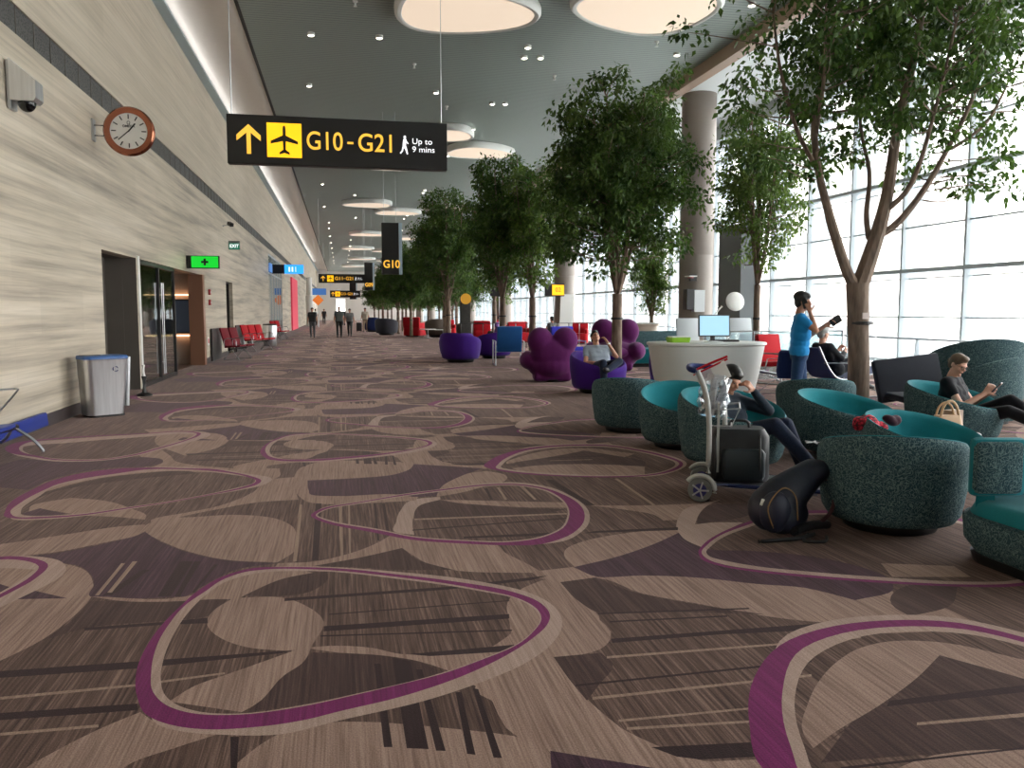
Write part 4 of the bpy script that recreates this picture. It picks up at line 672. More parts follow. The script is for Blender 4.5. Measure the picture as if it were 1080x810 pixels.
for k in range(3):
    a0 = 2 * PI * k / 3 + .3; pts = [(.10 + .035 * math.cos(a0 + t * .32), -.236, .68 + .035 * math.sin(a0 + t * .32)) for t in range(5)]
    tube(bm, pts, .006, 6)
obj('recycling_symbol', bm, mat('symbol_blue', (40, 70, 130), .5), r)
r = thing('litter_bin', 'round steel litter bin at the end of the red wall seats', 'bin', (-3.0, 36.6, 0))
obj('body', lathe(BM(), [(.25, 0), (.27, .03), (.30, .88), (.29, .90)], 28), M_STEEL, r, True); obj('lid', lathe(BM(), [(.30, .90), (.28, .95), (.12, .96)], 28), M_DKFRAME, r, True)
r = thing('queue_post', 'slim white post with black base beside the glass shop door', 'post', (-3.45, 15.6, 0))
obj('post_foot', lathe(BM(), [(.13, 0), (.13, .03), (.06, .06)], 20), M_BLACK, r, True); obj('pole', tube(BM(), [(0, 0, .05), (0, 0, .35)], .05, 12), M_BLACK, r, True); obj('pole_top', tube(BM(), [(0, 0, .35), (0, 0, .55)], .03, 12), M_WHITE, r, True)
# beam seats: bench with separate seats
def beam_seats(name, label, loc, rz, n, fm, group=None, cat='seats'):
    r = thing(name, label, cat, loc, rz, group); W = .58
    for k in range(n):
        x = (k - (n - 1) / 2) * W
        obj('seat', prism(BM(), [(-.30, .40), (.20, .36), (.21, .41), (-.28, .46)], x - .25, x + .25, Matrix.Rotation(PI / 2, 4, 'Z') @ Matrix.Rotation(PI / 2, 4, 'X')) if False else b_((x, -.04, .42), (.50, .50, .06), (-.08, 0, 0), .02), fm, r, True)
        obj('backrest', b_((x, .26, .70), (.50, .06, .58), (-.28, 0, 0), .02), fm, r, True)
    obj('beam', tube(BM(), [(-n * W / 2, .02, .34), (n * W / 2, .02, .34)], .035, 8), M_DKFRAME, r, True)
    for s in (-1, 1):
        x = s * (n * W / 2 - .15)
        obj('leg', tube(tube(tube(BM(), [(x, .02, .34), (x, -.22, .0)], .02, 8), [(x, .02, .34), (x, .28, 0)], .02, 8), [(x, -.22, .012), (x, .28, .012)], .012, 6), M_STEEL2, r, True)
    for k in range(n + 1):
        x = (k - n / 2) * W
        obj('armrest', tube(BM(), smoothpath([(x, .18, .42), (x, .16, .64), (x, -.16, .64), (x, -.20, .44)], 3), .012, 6), M_STEEL2, r, True)
    return r
beam_seats('beam_seating', 'pair of dark red wall seats, nearer of the two red rows', (-3.16, 26.9, 0), A(72), 2, fabric('dark_red_fabric', (120, 30, 42)))
beam_seats('beam_seating', 'row of bright red wall seats next to the round steel bin', (-3.10, 32.8, 0), A(70), 3, M_RED)
beam_seats('beam_seating', 'small far red seat row against the wall by the shop glass', (-3.2, 45.5, 0), A(70), 2, M_RED)
bk = [(26.7, 1.5), (32.7, 2.1)]
for (yy, L) in bk: tag(obj('seat_back_panel', bx(-3.77, -3.73, yy - L / 2 - .4, yy + L / 2, .02, .98), M_DKFRAME), 'dark upright panel behind the %s red wall seats' % ('nearer' if yy < 30 else 'farther'), 'panel')
# partly visible bench, left edge
r = thing('wall_bench', 'blue bench on steel wire frame cut off by the left edge', 'bench', (-3.42, 9.12, 0))
bl = fabric('royal_blue_vinyl', (34, 52, 140)); obj('seat', b_((-.12, -.52, .30), (.40, 1.6, .05), (0, -.05, 0), .02), bl, r, True)
obj('backrest', b_((-.30, .75, .13), (.07, 3.1, .17), (0, -.1, 0), .02), bl, r, True)
obj('beam', tube(BM(), [(0, -1.0, .27), (0, .5, .27)], .03, 8), M_DKFRAME, r, True)
obj('armrest', tube(BM(), smoothpath([(-.22, .42, .34), (.04, .42, .64), (.05, .42, .68), (-.02, .42, .68), (-.25, .10, .68), (-.5, -.6, .68)], 4), .011, 8), M_STEEL2, r, True)
obj('armrest', tube(BM(), smoothpath([(-.30, .10, .34), (-.2, .10, .50), (-.25, .10, .58), (-.5, -.1, .56)], 4), .011, 8), M_STEEL2, r, True)
for s in (-1, 1): obj('leg', tube(BM(), smoothpath([(0, .38, .29), (.12 * s + .05, .40, .16), (.27 * s, .42, .03), (.27 * s, .42, .0)], 3), .016, 8), M_STEEL2, r, True)
obj('leg', tube(tube(BM(), [(0, -.9, .29), (.26, -.9, 0)], .016, 8), [(0, -.9, .29), (-.26, -.9, 0)], .016, 8), M_STEEL2, r, True)

# ================================================================== TUB CHAIRS
def tub_meshes():
    n = 64; hf, hb = .44, .70
    def h(a):   # a = angle from the front (-Y)
        t = .5 - .5 * math.cos(a); return hf + (hb - hf) * (t ** .8)
    def ring(r, zf, squash=1.):
        return [(r * math.sin(2 * PI * k / n), -r * math.cos(2 * PI * k / n), zf(2 * PI * k / n)) for k in range(n)]
    outer = [ring(.34, lambda a: .075), ring(.41, lambda a: .085), ring(.445, lambda a: .14), ring(.472, lambda a: .14 + (h(a) - .14) * .35), ring(.487, lambda a: .14 + (h(a) - .14) * .7), ring(.486, lambda a: h(a) - .07), ring(.478, lambda a: h(a) - .03), ring(.462, lambda a: h(a) - .006), ring(.452, lambda a: h(a))]
    inner = [ring(.452, lambda a: h(a)), ring(.430, lambda a: h(a) - .010), ring(.405, lambda a: h(a) - .05)]
    for t in (.25, .5, .75, .93): inner.append(ring(.405 - .09 * t ** 1.4, lambda a, t=t: (h(a) - .05) * (1 - t) + .37 * t))
    inner += [ring(.27, lambda a: .362), ring(.15, lambda a: .37), ring(.04, lambda a: .372)]
    o = loft(BM(), outer, cap=False); i = loft(BM(), inner, cap=False)
    b = lathe(BM(), [(.27, 0), (.30, .01), (.33, .075), (.30, .08)], 40)
    seam = BM(); pts = ring(.456, lambda a: h(a) - .002); tube(seam, pts + pts[:1], .004, 5)
    res = []
    for nme, bm in (('shell', o), ('upholstery', i), ('base', b), ('piping', seam)):
        me = bpy.data.meshes.new(nme); bmesh.ops.recalc_face_normals(bm, faces=bm.faces[:]); bm.to_mesh(me); bm.free(); me.shade_smooth(); res.append((nme, me))
    return res
TUB = tub_meshes()
def tub(label, x, y, rz, outer=None, inner=None, s=1., group=None, cat='chair', sz=1.):
    r = thing('tub_chair', label, cat, (x, y, 0), rz, group); r.scale = (s, s, s * sz)
    for (nme, me0), m in zip(TUB, (outer or M_TEALP, inner or M_TEAL, M_BLACK, inner or M_TEAL)):
        key = me0.name + m.name; me = bpy.data.meshes.get(key)
        if me is None: me = me0.copy(); me.name = key; me.materials.append(m)
        o = bpy.data.objects.new(nme, me); COL.objects.link(o); o.parent = r
    return r
def A(d): return math.radians(d)   # opening faces -Y at 0, +X at 90
tub('patterned teal tub chair seen from behind, left end of the front row', 3.54, 9.80, A(150))
tub('empty teal tub chair second from the left in the front row', 3.68, 8.50, A(-15))
tub('teal tub chair holding the sleeping person behind the luggage trolley', 3.66, 7.28, A(20), s=1.06)
tub('empty bright teal tub chair with open seat, behind the red scarf', 5.10, 7.60, A(28), s=1.06, sz=.90)
tub('patterned teal tub chair seen from behind at the foot of the big tree', 5.95, 9.55, A(160), s=1.0, sz=.96)
tub('teal tub chair holding the woman with the phone', 6.78, 8.10, A(30), s=1.05, sz=.94)
tub('large patterned teal tub chair seen from behind, nearest whole chair at the right', 3.73, 5.02, A(150), s=1.0)
tub('teal tub chair with its pale teal rim just showing behind the nearest big chair', 4.72, 5.95, A(20), s=1.0, sz=.92)
# nearest chair at the right edge: block seat with wing
r = thing('wing_chair', 'nearest teal armchair cut off by the right edge, with seat cushion and patterned wing', 'chair', (4.12, 3.92, 0))
obj('base', rr_loft(BM(), [(.95, .8, .2, 0, 0.05, 0), (.98, .82, .2, .06, .05, 0)], 8), M_BLACK, r)
obj('lower_body', rr_loft(BM(), [(1.02, .84, .26, .06, .08, 0), (1.14, .94, .30, .14, .08, 0), (1.17, .97, .32, .27, .08, 0), (1.15, .95, .31, .285, .08, 0)], 10), M_TEALP, r, True)
obj('seat_cushion', rr_loft(BM(), [(1.06, .86, .26, .28, .12, -.01), (1.12, .92, .28, .29, .11, 0), (1.10, .90, .28, .35, .12, -.01), (1.02, .82, .26, .375, .12, -.02)], 10), M_TEAL, r, True)
bm = BM(); pts = []
for k in range(13):
    a = math.radians(150 - 150 * k / 12); pts.append((.08 + .52 * math.cos(a), .05 + .42 * math.sin(a)))
def wall_along(pts, t, z0, z1f):
    bm = BM(); R = []
    for i, (x, y) in enumerate(pts):
        c = Vector((.08, .0)); d = (Vector((x, y)) - c).normalized(); z1 = z1f(i / (len(pts) - 1))
        o = Vector((x, y)) + d * t / 2; q = Vector((x, y)) - d * t / 2
        R.append([(o.x, o.y, z0), (o.x, o.y, z1 - .03), (o.x - d.x * .02, o.y - d.y * .02, z1), (q.x + d.x * .02, q.y + d.y * .02, z1), (q.x, q.y, z1 - .03), (q.x, q.y, z0)])
    return loft(bm, R)
obj('backrest', wall_along(pts, .10, .26, lambda t: .64 + .05 * min(1, t * 3)), M_TEAL, r, True)
# curved patterned wing with a teal edge
wp = [(-.22, .62), (-.02, .58), (.10, .52), (.20, .44)]
def wing(bm, w0, t, z0, z1, ins):
    R = []
    for x, y in w0: R.append([(x, y - t / 2, z0 + ins), (x, y + t / 2, z0 + ins), (x, y + t / 2, z1 - ins), (x, y - t / 2, z1 - ins)])
    return loft(bm, R)
obj('wing', b_((-.32, .24, .575), (.29, .09, .32), (0, 0, -.20), .035), M_TEALP, r, True)
obj('wing_edge', b_((-.308, .252, .575), (.32, .075, .35), (0, 0, -.20), .03), M_TEAL, r, True)
# high-backed loungers behind the woman
r = thing('high_back_chair', 'dark charcoal leaning chair back behind the woman in the black shirt', 'chair', (7.42, 9.78, 0))
M_CH = fabric('charcoal_mesh', (44, 46, 54))
obj('backrest', b_((.05, 0, .60), (.98, .10, .58), (-.22, -.10, 0), .03), M_CH, r, True); obj('seat', b_((.1, -.42, .36), (.9, .8, .09), (.06, 0, 0), .03), M_CH, r, True)
for sx in (-.36, .5):
    for sy in (-.7, .05): obj('leg', tube(BM(), [(sx, sy, .33), (sx, sy * 1.1, 0)], .016, 8), M_STEEL2, r, True)
def big_shell(name, label, x, y, rz, s, cat='chair', m=None):
    r = thing(name, label, cat, (x, y, 0), rz); r.scale = (s, s, s); n = 40; bm = BM(); R = []
    for k in range(n + 1):
        a = math.radians(-150 + 300 * k / n); t = abs(a) / math.radians(150)
        h = .52 + .50 * (.5 + .5 * math.cos(a)) ** .9; rr = .62
        dx, dy = math.sin(a), math.cos(a)
        R.append([(dx * .56, dy * .48, .07), (dx * .62, dy * .54, .20), (dx * .66, dy * .58, h - .05), (dx * .64, dy * .56, h), (dx * .58, dy * .50, h), (dx * .55, dy * .48, h - .05), (dx * .50, dy * .43, .36), (dx * .45, dy * .4, .30), (dx * .45, dy * .4, .08)])
    obj('shell', loft(bm, R), m or M_TEALP, r, True)
    obj('seat', rr_loft(BM(), [(.96, .86, .36, .10, 0, -.02), (1.0, .88, .38, .34, 0, -.02), (.9, .8, .36, .40, 0, -.02)], 8), M_TEAL, r, True)
    obj('base', rr_loft(BM(), [(.8, .7, .3, 0, 0, 0), (.8, .7, .3, .09, 0, 0)], 8), M_BLACK, r); return r
big_shell('high_back_chair', 'large high-backed patterned teal chair seen from behind, at the right edge beyond the woman', 9.35, 10.75, A(165), 1.08)
big_shell('high_back_chair', 'patterned teal chair back sloping down beside the woman with the phone', 8.45, 9.6, A(200), .88)

# ---- violet, plum and other seats further away
tub('violet tub chair holding the man with the pale wristband', 4.62, 14.55, A(20), M_VIOLET, M_VIOLET, 1.08)
tub('violet tub chair behind the white desk, right of the resting man', 6.15, 14.6, A(60), M_VIOLET, M_VIOLET, 1.0)
tub('violet tub chair left of the blue chair, nearest to the walkway', 3.42, 24.1, A(140), M_VIOLET, M_VIOLET, 1.25)
tub('violet tub chair half hidden behind the blue chair', 4.75, 25.9, A(200), M_VIOLET, M_VIOLET, 1.2)
tub('violet tub chair behind the nearest violet one', 3.6, 26.3, A(200), M_VIOLET, M_VIOLET, 1.15)
def lobed_chair(label, x, y, rz, m, s=1.):
    r = thing('lobed_armchair', label, 'chair', (x, y, 0), rz); r.scale = (s, s, s)
    bm = BM(); ell(bm, (0, .02, .34), (.52, .46, .32)); ell(bm, (-.26, .22, .86), (.27, .24, .28)); ell(bm, (.26, .22, .86), (.27, .24, .28)); ell(bm, (0, .22, .60), (.46, .26, .34))
    ell(bm, (-.47, -.08, .44), (.20, .36, .20)); ell(bm, (.47, -.08, .44), (.20, .36, .20)); cone(bm, (-.2, 0, .14), (.2, 0, .14), .30 * .5, .15)
    box(bm, (0, .02, .10), (.78, .62, .18), None, .06)
    o = obj('backrest', bm, m, r); remesh(o, .025, 8); bake([o]); o.data.shade_smooth()
    o = obj('seat_ball', ell(BM(), (0, -.18, .40), (.34, .36, .16)), m, r, True); obj('foot', lathe(BM(), [(.30, 0), (.34, .05), (.30, .08)], 28), M_BLACK, r); return r
lobed_chair('big plum armchair with two round head lobes seen from behind, left of the resting man', 4.40, 17.15, A(172), M_PLUMF, 1.02)
lobed_chair('big plum armchair with round head lobes behind the resting man, beside the tree trunk', 6.72, 19.8, A(-20), M_PLUMF, 1.15)
def sled_chair(label, x, y, rz, m, s=1., name='lounge_chair'):
    r = thing(name, label, 'chair', (x, y, 0), rz); r.scale = (s, s, s)
    obj('seat', b_((0, -.05, .40), (.62, .62, .10), (-.06, 0, 0), .03), m, r, True); obj('backrest', b_((0, .28, .68), (.62, .10, .58), (-.2, 0, 0), .03), m, r, True)
    for sx in (-.35, .35): obj('leg_frame', tube(BM(), smoothpath([(sx, .34, .56), (sx, .30, .60), (sx, -.30, .60), (sx, -.34, .56), (sx, -.34, .02), (sx, -.30, .015), (sx, .32, .015), (sx, .34, .05), (sx, .34, .56)], 3), .016, 8), M_STEEL2, r, True)
    obj('cross_bar', tube(BM(), [(-.35, .1, .33), (.35, .1, .33)], .012, 6), M_STEEL2, r, True); return r
sled_chair('blue chair with steel frame seen from behind, between violet tubs and the plum armchair', 4.55, 22.6, A(175), M_BLUE, 1.12)
sled_chair('bright blue violet chair back between the two plum armchairs', 6.2, 22.4, A(10), fabric('blue_violet', (60, 60, 190)), 1.1)
def block_chair(label, x, y, rz, m, s=1., group=None):
    r = thing('armchair', label, 'chair', (x, y, 0), rz, group); r.scale = (s, s, s)
    obj('body', rr_loft(BM(), [(.78, .74, .12, .05, 0, 0), (.82, .78, .14, .10, 0, 0), (.82, .78, .14, .38, 0, 0), (.78, .74, .12, .42, 0, 0)], 6), m, r, True)
    obj('backrest', b_((0, .32, .60), (.80, .16, .50), (-.08, 0, 0), .06), m, r, True)
    for sx in (-.35, .35): obj('armrest', b_((sx, -.02, .50), (.13, .66, .20), None, .05), m, r, True)
    obj('base', b_((0, 0, .03), (.6, .56, .06)), M_BLACK, r); return r
block_chair('bright red armchair by the walkway beyond the violet tubs', 4.25, 49.2, A(150), M_RED, 1.35)
tub('dark grey tub chair left of the far red armchair', 2.75, 52.2, A(160), M_DGREY, M_DGREY, 1.5)
tub('dark blue tub chair furthest along the walkway edge', 2.3, 60.5, A(160), M_NAVY, M_NAVY, 1.5)
for k, (x, y, rz) in enumerate([(6.3, 50, 0), (9.0, 46, 30), (8.3, 38.5, 10), (8.6, 40.5, 180), (10.6, 36.5, -20), (7.5, 44.5, 170)]):
    block_chair(['red armchair behind the brown low tables, left of the tree stems', 'red armchair deep behind the dark post', 'red armchair behind the rail, left of the middle tree stem', 'red armchair behind the rail, facing the glass wall', 'red armchair near the columns, right of the middle tree stems', 'red armchair beside the far tree planting'][k], x, y, A(rz), M_RED, 1.15)
def low_table(label, x, y, m, s=1.):
    r = thing('side_table', label, 'table', (x, y, 0)); r.scale = (s, s, s)
    obj('table_top', lathe(BM(), [(.40, .42), (.42, .43), (.42, .45), (.40, .46)], 32), m, r, True); obj('stem', tube(BM(), [(0, 0, .02), (0, 0, .43)], .03, 12), M_STEEL2, r, True); obj('foot', lathe(BM(), [(.24, 0), (.24, .015), (.03, .03)], 28), M_STEEL2, r, True); return r
M_BRN = mat('brown_vinyl', (92, 78, 68), .6)
low_table('small pale round table beside the far red armchair', 4.7, 46.0, M_WHITE, 1.1)
low_table('small round table further right by the brown seats', 5.4, 44.8, M_WHITE, 1.1)
tub('brown tub seat behind the small tables', 5.4, 47.5, A(180), M_BRN, M_BRN, 1.5); tub('brown tub seat right of the other brown one, near the tree stem', 7.0, 46.3, A(200), M_BRN, M_BRN, 1.35)
# slatted rail behind the violet seats
r = thing('post_barrier', 'low dark barrier with pale upright posts in front of the red armchairs', 'barrier', (5.6, 33.0, 0))
obj('top_rail', tube(BM(), [(-.9, 0, 1.0), (5.0, 0, 1.0)], .025, 8), M_DKFRAME, r, True); obj('bottom_rail', tube(BM(), [(-.9, 0, .15), (5.0, 0, .15)], .02, 8), M_DKFRAME, r, True)
for k in range(14): obj('post', tube(BM(), [(-.9 + .45 * k, 0, 0), (-.9 + .45 * k, 0, 1.0)], .022, 8), M_STEEL2 if k % 2 else M_DKFRAME, r, True)
r = thing('round_sign_post', 'dark square post with a yellow round sign by the far trees', 'sign post', (5.05, 34.2, 0))
obj('post', b_((0, 0, 1.05), (.40, .34, 2.1), None, .02), mat('dark_bark_post', (52, 50, 46), .7, noise=.2), r); obj('sign_disc', lathe(BM(), [(.0, -.02), (.22, -.02), (.22, .02), (0, .02)], 32), mat('dim_yellow', (206, 150, 44), .5, emit=.12), r)
r.children[-1].location = (0, -.22, 2.0); r.children[-1].rotation_euler = (PI / 2, 0, 0)
# flight monitors
def monitor(label, x, y, z, rz, w=.75, txt=True, post=False):
    r = thing('information_screen', label, 'screen', (x, y, z), rz)
    obj('screen_body', b_((0, 0, 0), (w, .12, w * .62), None, .01), M_BLACK, r)
    obj('screen_panel', b_((w * .16, -.065, 0), (w * .62, .01, w * .5)), M_YEL, r)
    text(r, 'GO' if False else '02', .3 * w, M_BLACK, (w * .16, -.075, 0), FRONT, align='CENTER')
    if post: obj('post', tube(BM(), [(0, .05, -z), (0, .05, 0)], .04, 8), M_STEEL2, r, True)
    else: obj('hanger', tube(BM(), [(0, 0, w * .3), (0, 0, ZC - z)], .02, 8), M_STEEL2, r, True)
    return r
monitor('black and yellow gate number sign on a post, seen between the middle trees', 7.8, 30, 2.28, .1, .75, post=True)
r = thing('information_screen', 'small black screen behind the middle tree stem', 'screen', (6.75, 36, 2.35)); obj('screen_body', b_((0, 0, 0), (.62, .1, .42), (0, .06, 0), .01), M_BLACK, r); obj('post', tube(BM(), [(.1, .05, -2.35), (.1, .05, 0)], .035, 8), M_STEEL2, r, True)
# cream counters and glass barrier by the columns
r = thing('curved_counter', 'pale curved counter by the glass wall, left of the big column', 'counter', (9.4, 25.5, 0)); obj('counter_body', lathe(BM(), [(.62, 0), (.68, 1.02), (.74, 1.04), (.74, 1.08)], 36), mat('cream_counter', (222, 206, 190), .4), r, True); obj('counter_top', lathe(BM(), [(.75, 1.08), (.75, 1.11), (.7, 1.12)], 36), M_WHITE, r, True)
r = thing('glass_screen_barrier', 'frosted glass barrier with steel rail behind the white desk', 'barrier', (8.0, 16.2, 0))
obj('glass_panel', b_((1.1, 0, .55), (3.2, .02, 1.0)), glass_mat('barrier_glass', (.75, .86, .88, 1), .1), r); obj('top_rail', tube(BM(), [(-.5, 0, 1.07), (2.7, 0, 1.07)], .02, 8), M_STEEL2, r, True)
for xx in (-.5, .6, 1.7, 2.7): obj('post', tube(BM(), [(xx, 0, 0), (xx, 0, 1.07)], .02, 8), M_STEEL2, r, True)
r = thing('seat_row', 'row of pale grey shell seats behind the glass barrier', 'seats', (9.2, 19.2, 0))
for k in range(3):
    obj('seat', b_((k * .72 - .7, -.1, .42), (.6, .5, .08), None, .03), M_WHITE, r, True); obj('backrest', b_((k * .72 - .7, .2, .90), (.60, .07, .85), (-.15, 0, 0), .03), mat('pale_grey_shell', (196, 202, 206), .5), r, True); obj('leg', tube(BM(), [(k * .72 - .7, 0, 0), (k * .72 - .7, 0, .4)], .03, 8), M_STEEL2, r, True)
r = thing('patterned_sofa', 'teal patterned sofa back low behind the white desk', 'sofa', (8.6, 21.3, 0))
obj('backrest', b_((0, .3, .62), (2.2, .2, .66), None, .06), M_TEALP, r, True); obj('seat', b_((0, -.1, .3), (2.2, .8, .4), None, .06), M_TEAL, r, True); obj('foot', b_((0, 0, .05), (1.9, .6, .1)), M_BLACK, r)
# column phone box and notice
r = thing('wall_box', 'grey service box with pale door fixed to the big column', 'box', (10.35, 23.55, 1.55)); obj('cabinet', b_((0, 0, .3), (.30, .3, .62), None, .01), M_DKFRAME, r); obj('cabinet_door', b_((.26, -.02, .25), (.34, .28, .66), None, .01), mat('pale_box', (206, 210, 212), .4), r); obj('bracket', b_((.12, .12, .3), (.3, .14, .1)), M_DKFRAME, r)
r = thing('no_smoking_sign', 'small red and white notice above the service box on the column', 'sign', (10.33, 23.45, 2.5)); obj('sign_board', b_((0, 0, 0), (.26, .03, .34)), M_WHITE, r); obj('ring_symbol', lathe(BM(), [(.06, -.01), (.09, -.01), (.09, .01), (.06, .01), (.06, -.01)], 24, cap=False), mat('notice_red', (190, 90, 100), .5), r); r.children[-1].location = (0, -.02, .04); r.children[-1].rotation_euler = (PI / 2, 0, 0)
obj('backing', b_((.1, .06, 0), (.2, .1, .2)), M_DKFRAME, r)
r = thing('reading_lamp', 'white petal-shaped reflector lamp on a pale stem right of the column', 'lamp', (9.62, 19.6, 0))
obj('lamp_shade', ell(BM(), (.24, 0, 1.74), (.26, .06, .24), (0, .5, 0)), M_WHITE, r, True); obj('stem', tube(BM(), smoothpath([(-.25, 0, .0), (-.25, 0, 1.0), (0, .03, 1.45), (.15, .04, 1.62)], 4), [.02] * 12 + [.03], 8), M_WHITE, r, True); obj('foot', lathe(BM(), [(.2, 0), (.2, .02), (.02, .04)], 24), M_WHITE, r)
r.children[-1].location = (-.25, 0, 0)
r = thing('banner_board', 'tall white display board standing near the column behind the big dark tree', 'board', (9.3, 33.8, 0)); obj('board', b_((0, 0, 1.15), (.55, .08, 2.1), (0, .03, 0)), M_WHITE, r); obj('foot', b_((0, 0, .05), (.6, .4, .1)), M_DKFRAME, r)
for k, (x, y) in enumerate([(9.7, 26.5), (9.9, 29.2)]):
    r = thing('waiting_seat', ['pale seat beside the cream counter', 'pale seat behind the cream counter'][k], 'seats', (x, y, 0)); obj('seat', b_((0, 0, .42), (1.2, .5, .08), None, .02), M_WHITE, r); obj('backrest', b_((0, .25, .72), (1.2, .07, .6), None, .02), M_WHITE, r); obj('leg', b_((0, 0, .19), (.1, .3, .38)), M_STEEL2, r)

# ================================================================== WHITE DESK
r = thing('reception_desk', 'white curved desk narrowing towards the floor, computer screen on top', 'desk', (5.22, 11.25, 0))
def lens(a, b, z, n=48): return [(a * math.copysign(abs(math.cos(2 * PI * k / n)) ** .8, math.cos(2 * PI * k / n)), b * math.copysign(abs(math.sin(2 * PI * k / n)) ** .8, math.sin(2 * PI * k / n)), z) for k in range(n)]
obj('desk_body', loft(BM(), [lens(.62, .40, 0), lens(.66, .43, .10), lens(.78, .50, .60), lens(.85, .55, 1.0)]), M_WHITESOLID, r, True)
obj('desk_top', loft(BM(), [lens(.85, .55, 1.0), lens(.875, .575, 1.015), lens(.875, .575, 1.04), lens(.86, .56, 1.05)]), M_WHITESOLID, r, True)
r = thing('computer_monitor', 'flat computer monitor with pale blue screen standing on the white desk', 'monitor', (5.24, 11.05, 1.05), A(-6))
obj('screen_case', b_((0, 0, .24), (.46, .035, .31), (-.08, 0, 0), .006), M_DKFRAME, r); obj('screen', b_((0, -.020, .242), (.43, .006, .28), (-.08, 0, 0)), mat('screen_blue', (140, 178, 200), .3, emit=.6), r)
obj('stand_neck', b_((0, .05, .08), (.06, .03, .16)), M_DKFRAME, r); obj('stand_foot', lathe(BM(), [(.14, 0), (.14, .012), (.05, .02)], 24), M_WHITE, r)
r = thing('desk_tray', 'lime green tray on the white desk left of the monitor', 'tray', (4.76, 11.2, 1.05)); obj('tray_body', rr_loft(BM(), [(.28, .2, .02, 0, 0, 0), (.31, .22, .02, .07, 0, 0)]), mat('lime_green', (150, 200, 50), .5), r); obj('paper_stack', b_((0, 0, .078), (.26, .18, .016)), M_WHITE, r)
r = thing('keyboard', 'dark keyboard on the white desk behind the monitor', 'keyboard', (5.5, 11.25, 1.05)); obj('keyboard_body', b_((0, 0, .012), (.42, .14, .024), None, .005), M_DKFRAME, r); obj('keys', b_((0, 0, .027), (.40, .12, .008)), M_BLACK, r)
# red chair and snooze recliners near the rail
def recliner(label, x, y, rz, m, s=1., bk=((.30, .38), (.42, .54), (.56, .78), (.62, .88))):
    r = thing('recliner', label, 'chair', (x, y, 0), rz); r.scale = (s, s, s)
    obj('seat_sling', loft(BM(), [[(-.29, yy, z), (.29, yy, z), (.29, yy, z - .03), (-.29, yy, z - .03)] for yy, z in ((-.95, .50), (-.6, .43), (-.2, .36), (.15, .34), (.3, .38))]), m, r, True)
    obj('backrest', loft(BM(), [[(-.29, yy, z), (.29, yy, z), (.29, yy + .03, z - .01), (-.29, yy + .03, z - .01)] for yy, z in bk]), m, r, True)
    for sx in (-.31, .31):
        obj('side_frame', tube(tube(BM(), smoothpath([(sx, -.97, .50), (sx, -.2, .35), (sx, .2, .34), (sx, bk[1][0] + .01, bk[1][1]), (sx, bk[3][0] + .02, bk[3][1] + .02)], 4), .014, 8), [(sx, -.1, .60), (sx, .52, .62)], .012, 6), M_STEEL2, r, True)
        obj('crossed_leg', tube(tube(BM(), [(sx, -.75, 0), (sx, -.15, .40), (sx, -.1, .60)], .013, 8), [(sx, .55, 0), (sx, -.2, .36)], .013, 8), M_STEEL2, r, True)
        obj('crossed_leg', tube(tube(BM(), [(sx, .55, 0), (sx, .1, .36)], .011, 6), [(sx, -.75, .015), (sx, .55, .015)], .010, 6), M_STEEL2, r, True)
    obj('foot_bar', tube(BM(), [(-.31, -.97, .50), (.31, -.97, .50)], .014, 8), M_STEEL2, r, True); return r
recliner('navy sling recliner with crossed steel legs under the older seated man', 8.50, 13.0, A(97), M_NAVY)
recliner('empty navy sling recliner behind the standing man in the blue shirt', 7.98, 13.95, A(-86), M_NAVY, 1., ((.30, .38), (.5, .46), (.75, .58), (.9, .66)))
sled_chair('bright red chair with steel frame just right of the white desk', 8.88, 15.6, A(20), M_RED, 1.05)

# ================================================================== TREES
def leaves_mesh(name, cents, per, rad, L, Wd, m, seed, flat=.75):
    rg = np.random.default_rng(seed); C_ = np.repeat(np.array([tuple(c) for c in cents]), per, 0); n = len(C_)
    d = rg.normal(size=(n, 3)); d /= np.linalg.norm(d, axis=1)[:, None]; rr = np.repeat(np.array(rad), per) * rg.random(n) ** .45
    P = C_ + d * rr[:, None] * np.array([1, 1, flat])
    ax = d * .6 + rg.normal(size=(n, 3)) * .5 + np.array([0, 0, -.75]); ax /= np.linalg.norm(ax, axis=1)[:, None]
    up = rg.normal(size=(n, 3)) + np.array([0, 0, .9]); sd = np.cross(ax, up); sd /= np.linalg.norm(sd, axis=1)[:, None] + 1e-9; nn = np.cross(sd, ax)
    l = (L * (.65 + .7 * rg.random(n)))[:, None]; w_ = l * (Wd / L)
    v = np.stack([P, P + ax * l * .38 + sd * w_ * .5 + nn * w_ * .12, P + ax * l, P + ax * l * .38 - sd * w_ * .5 + nn * w_ * .12], 1).reshape(-1, 3)
    f = np.array([[0, 1, 2], [0, 2, 3]])[None] + (np.arange(n) * 4)[:, None, None]
    me = bpy.data.meshes.new(name); me.from_pydata(v.tolist(), [], f.reshape(-1, 3).tolist()); me.materials.append(m); me.update(); return me
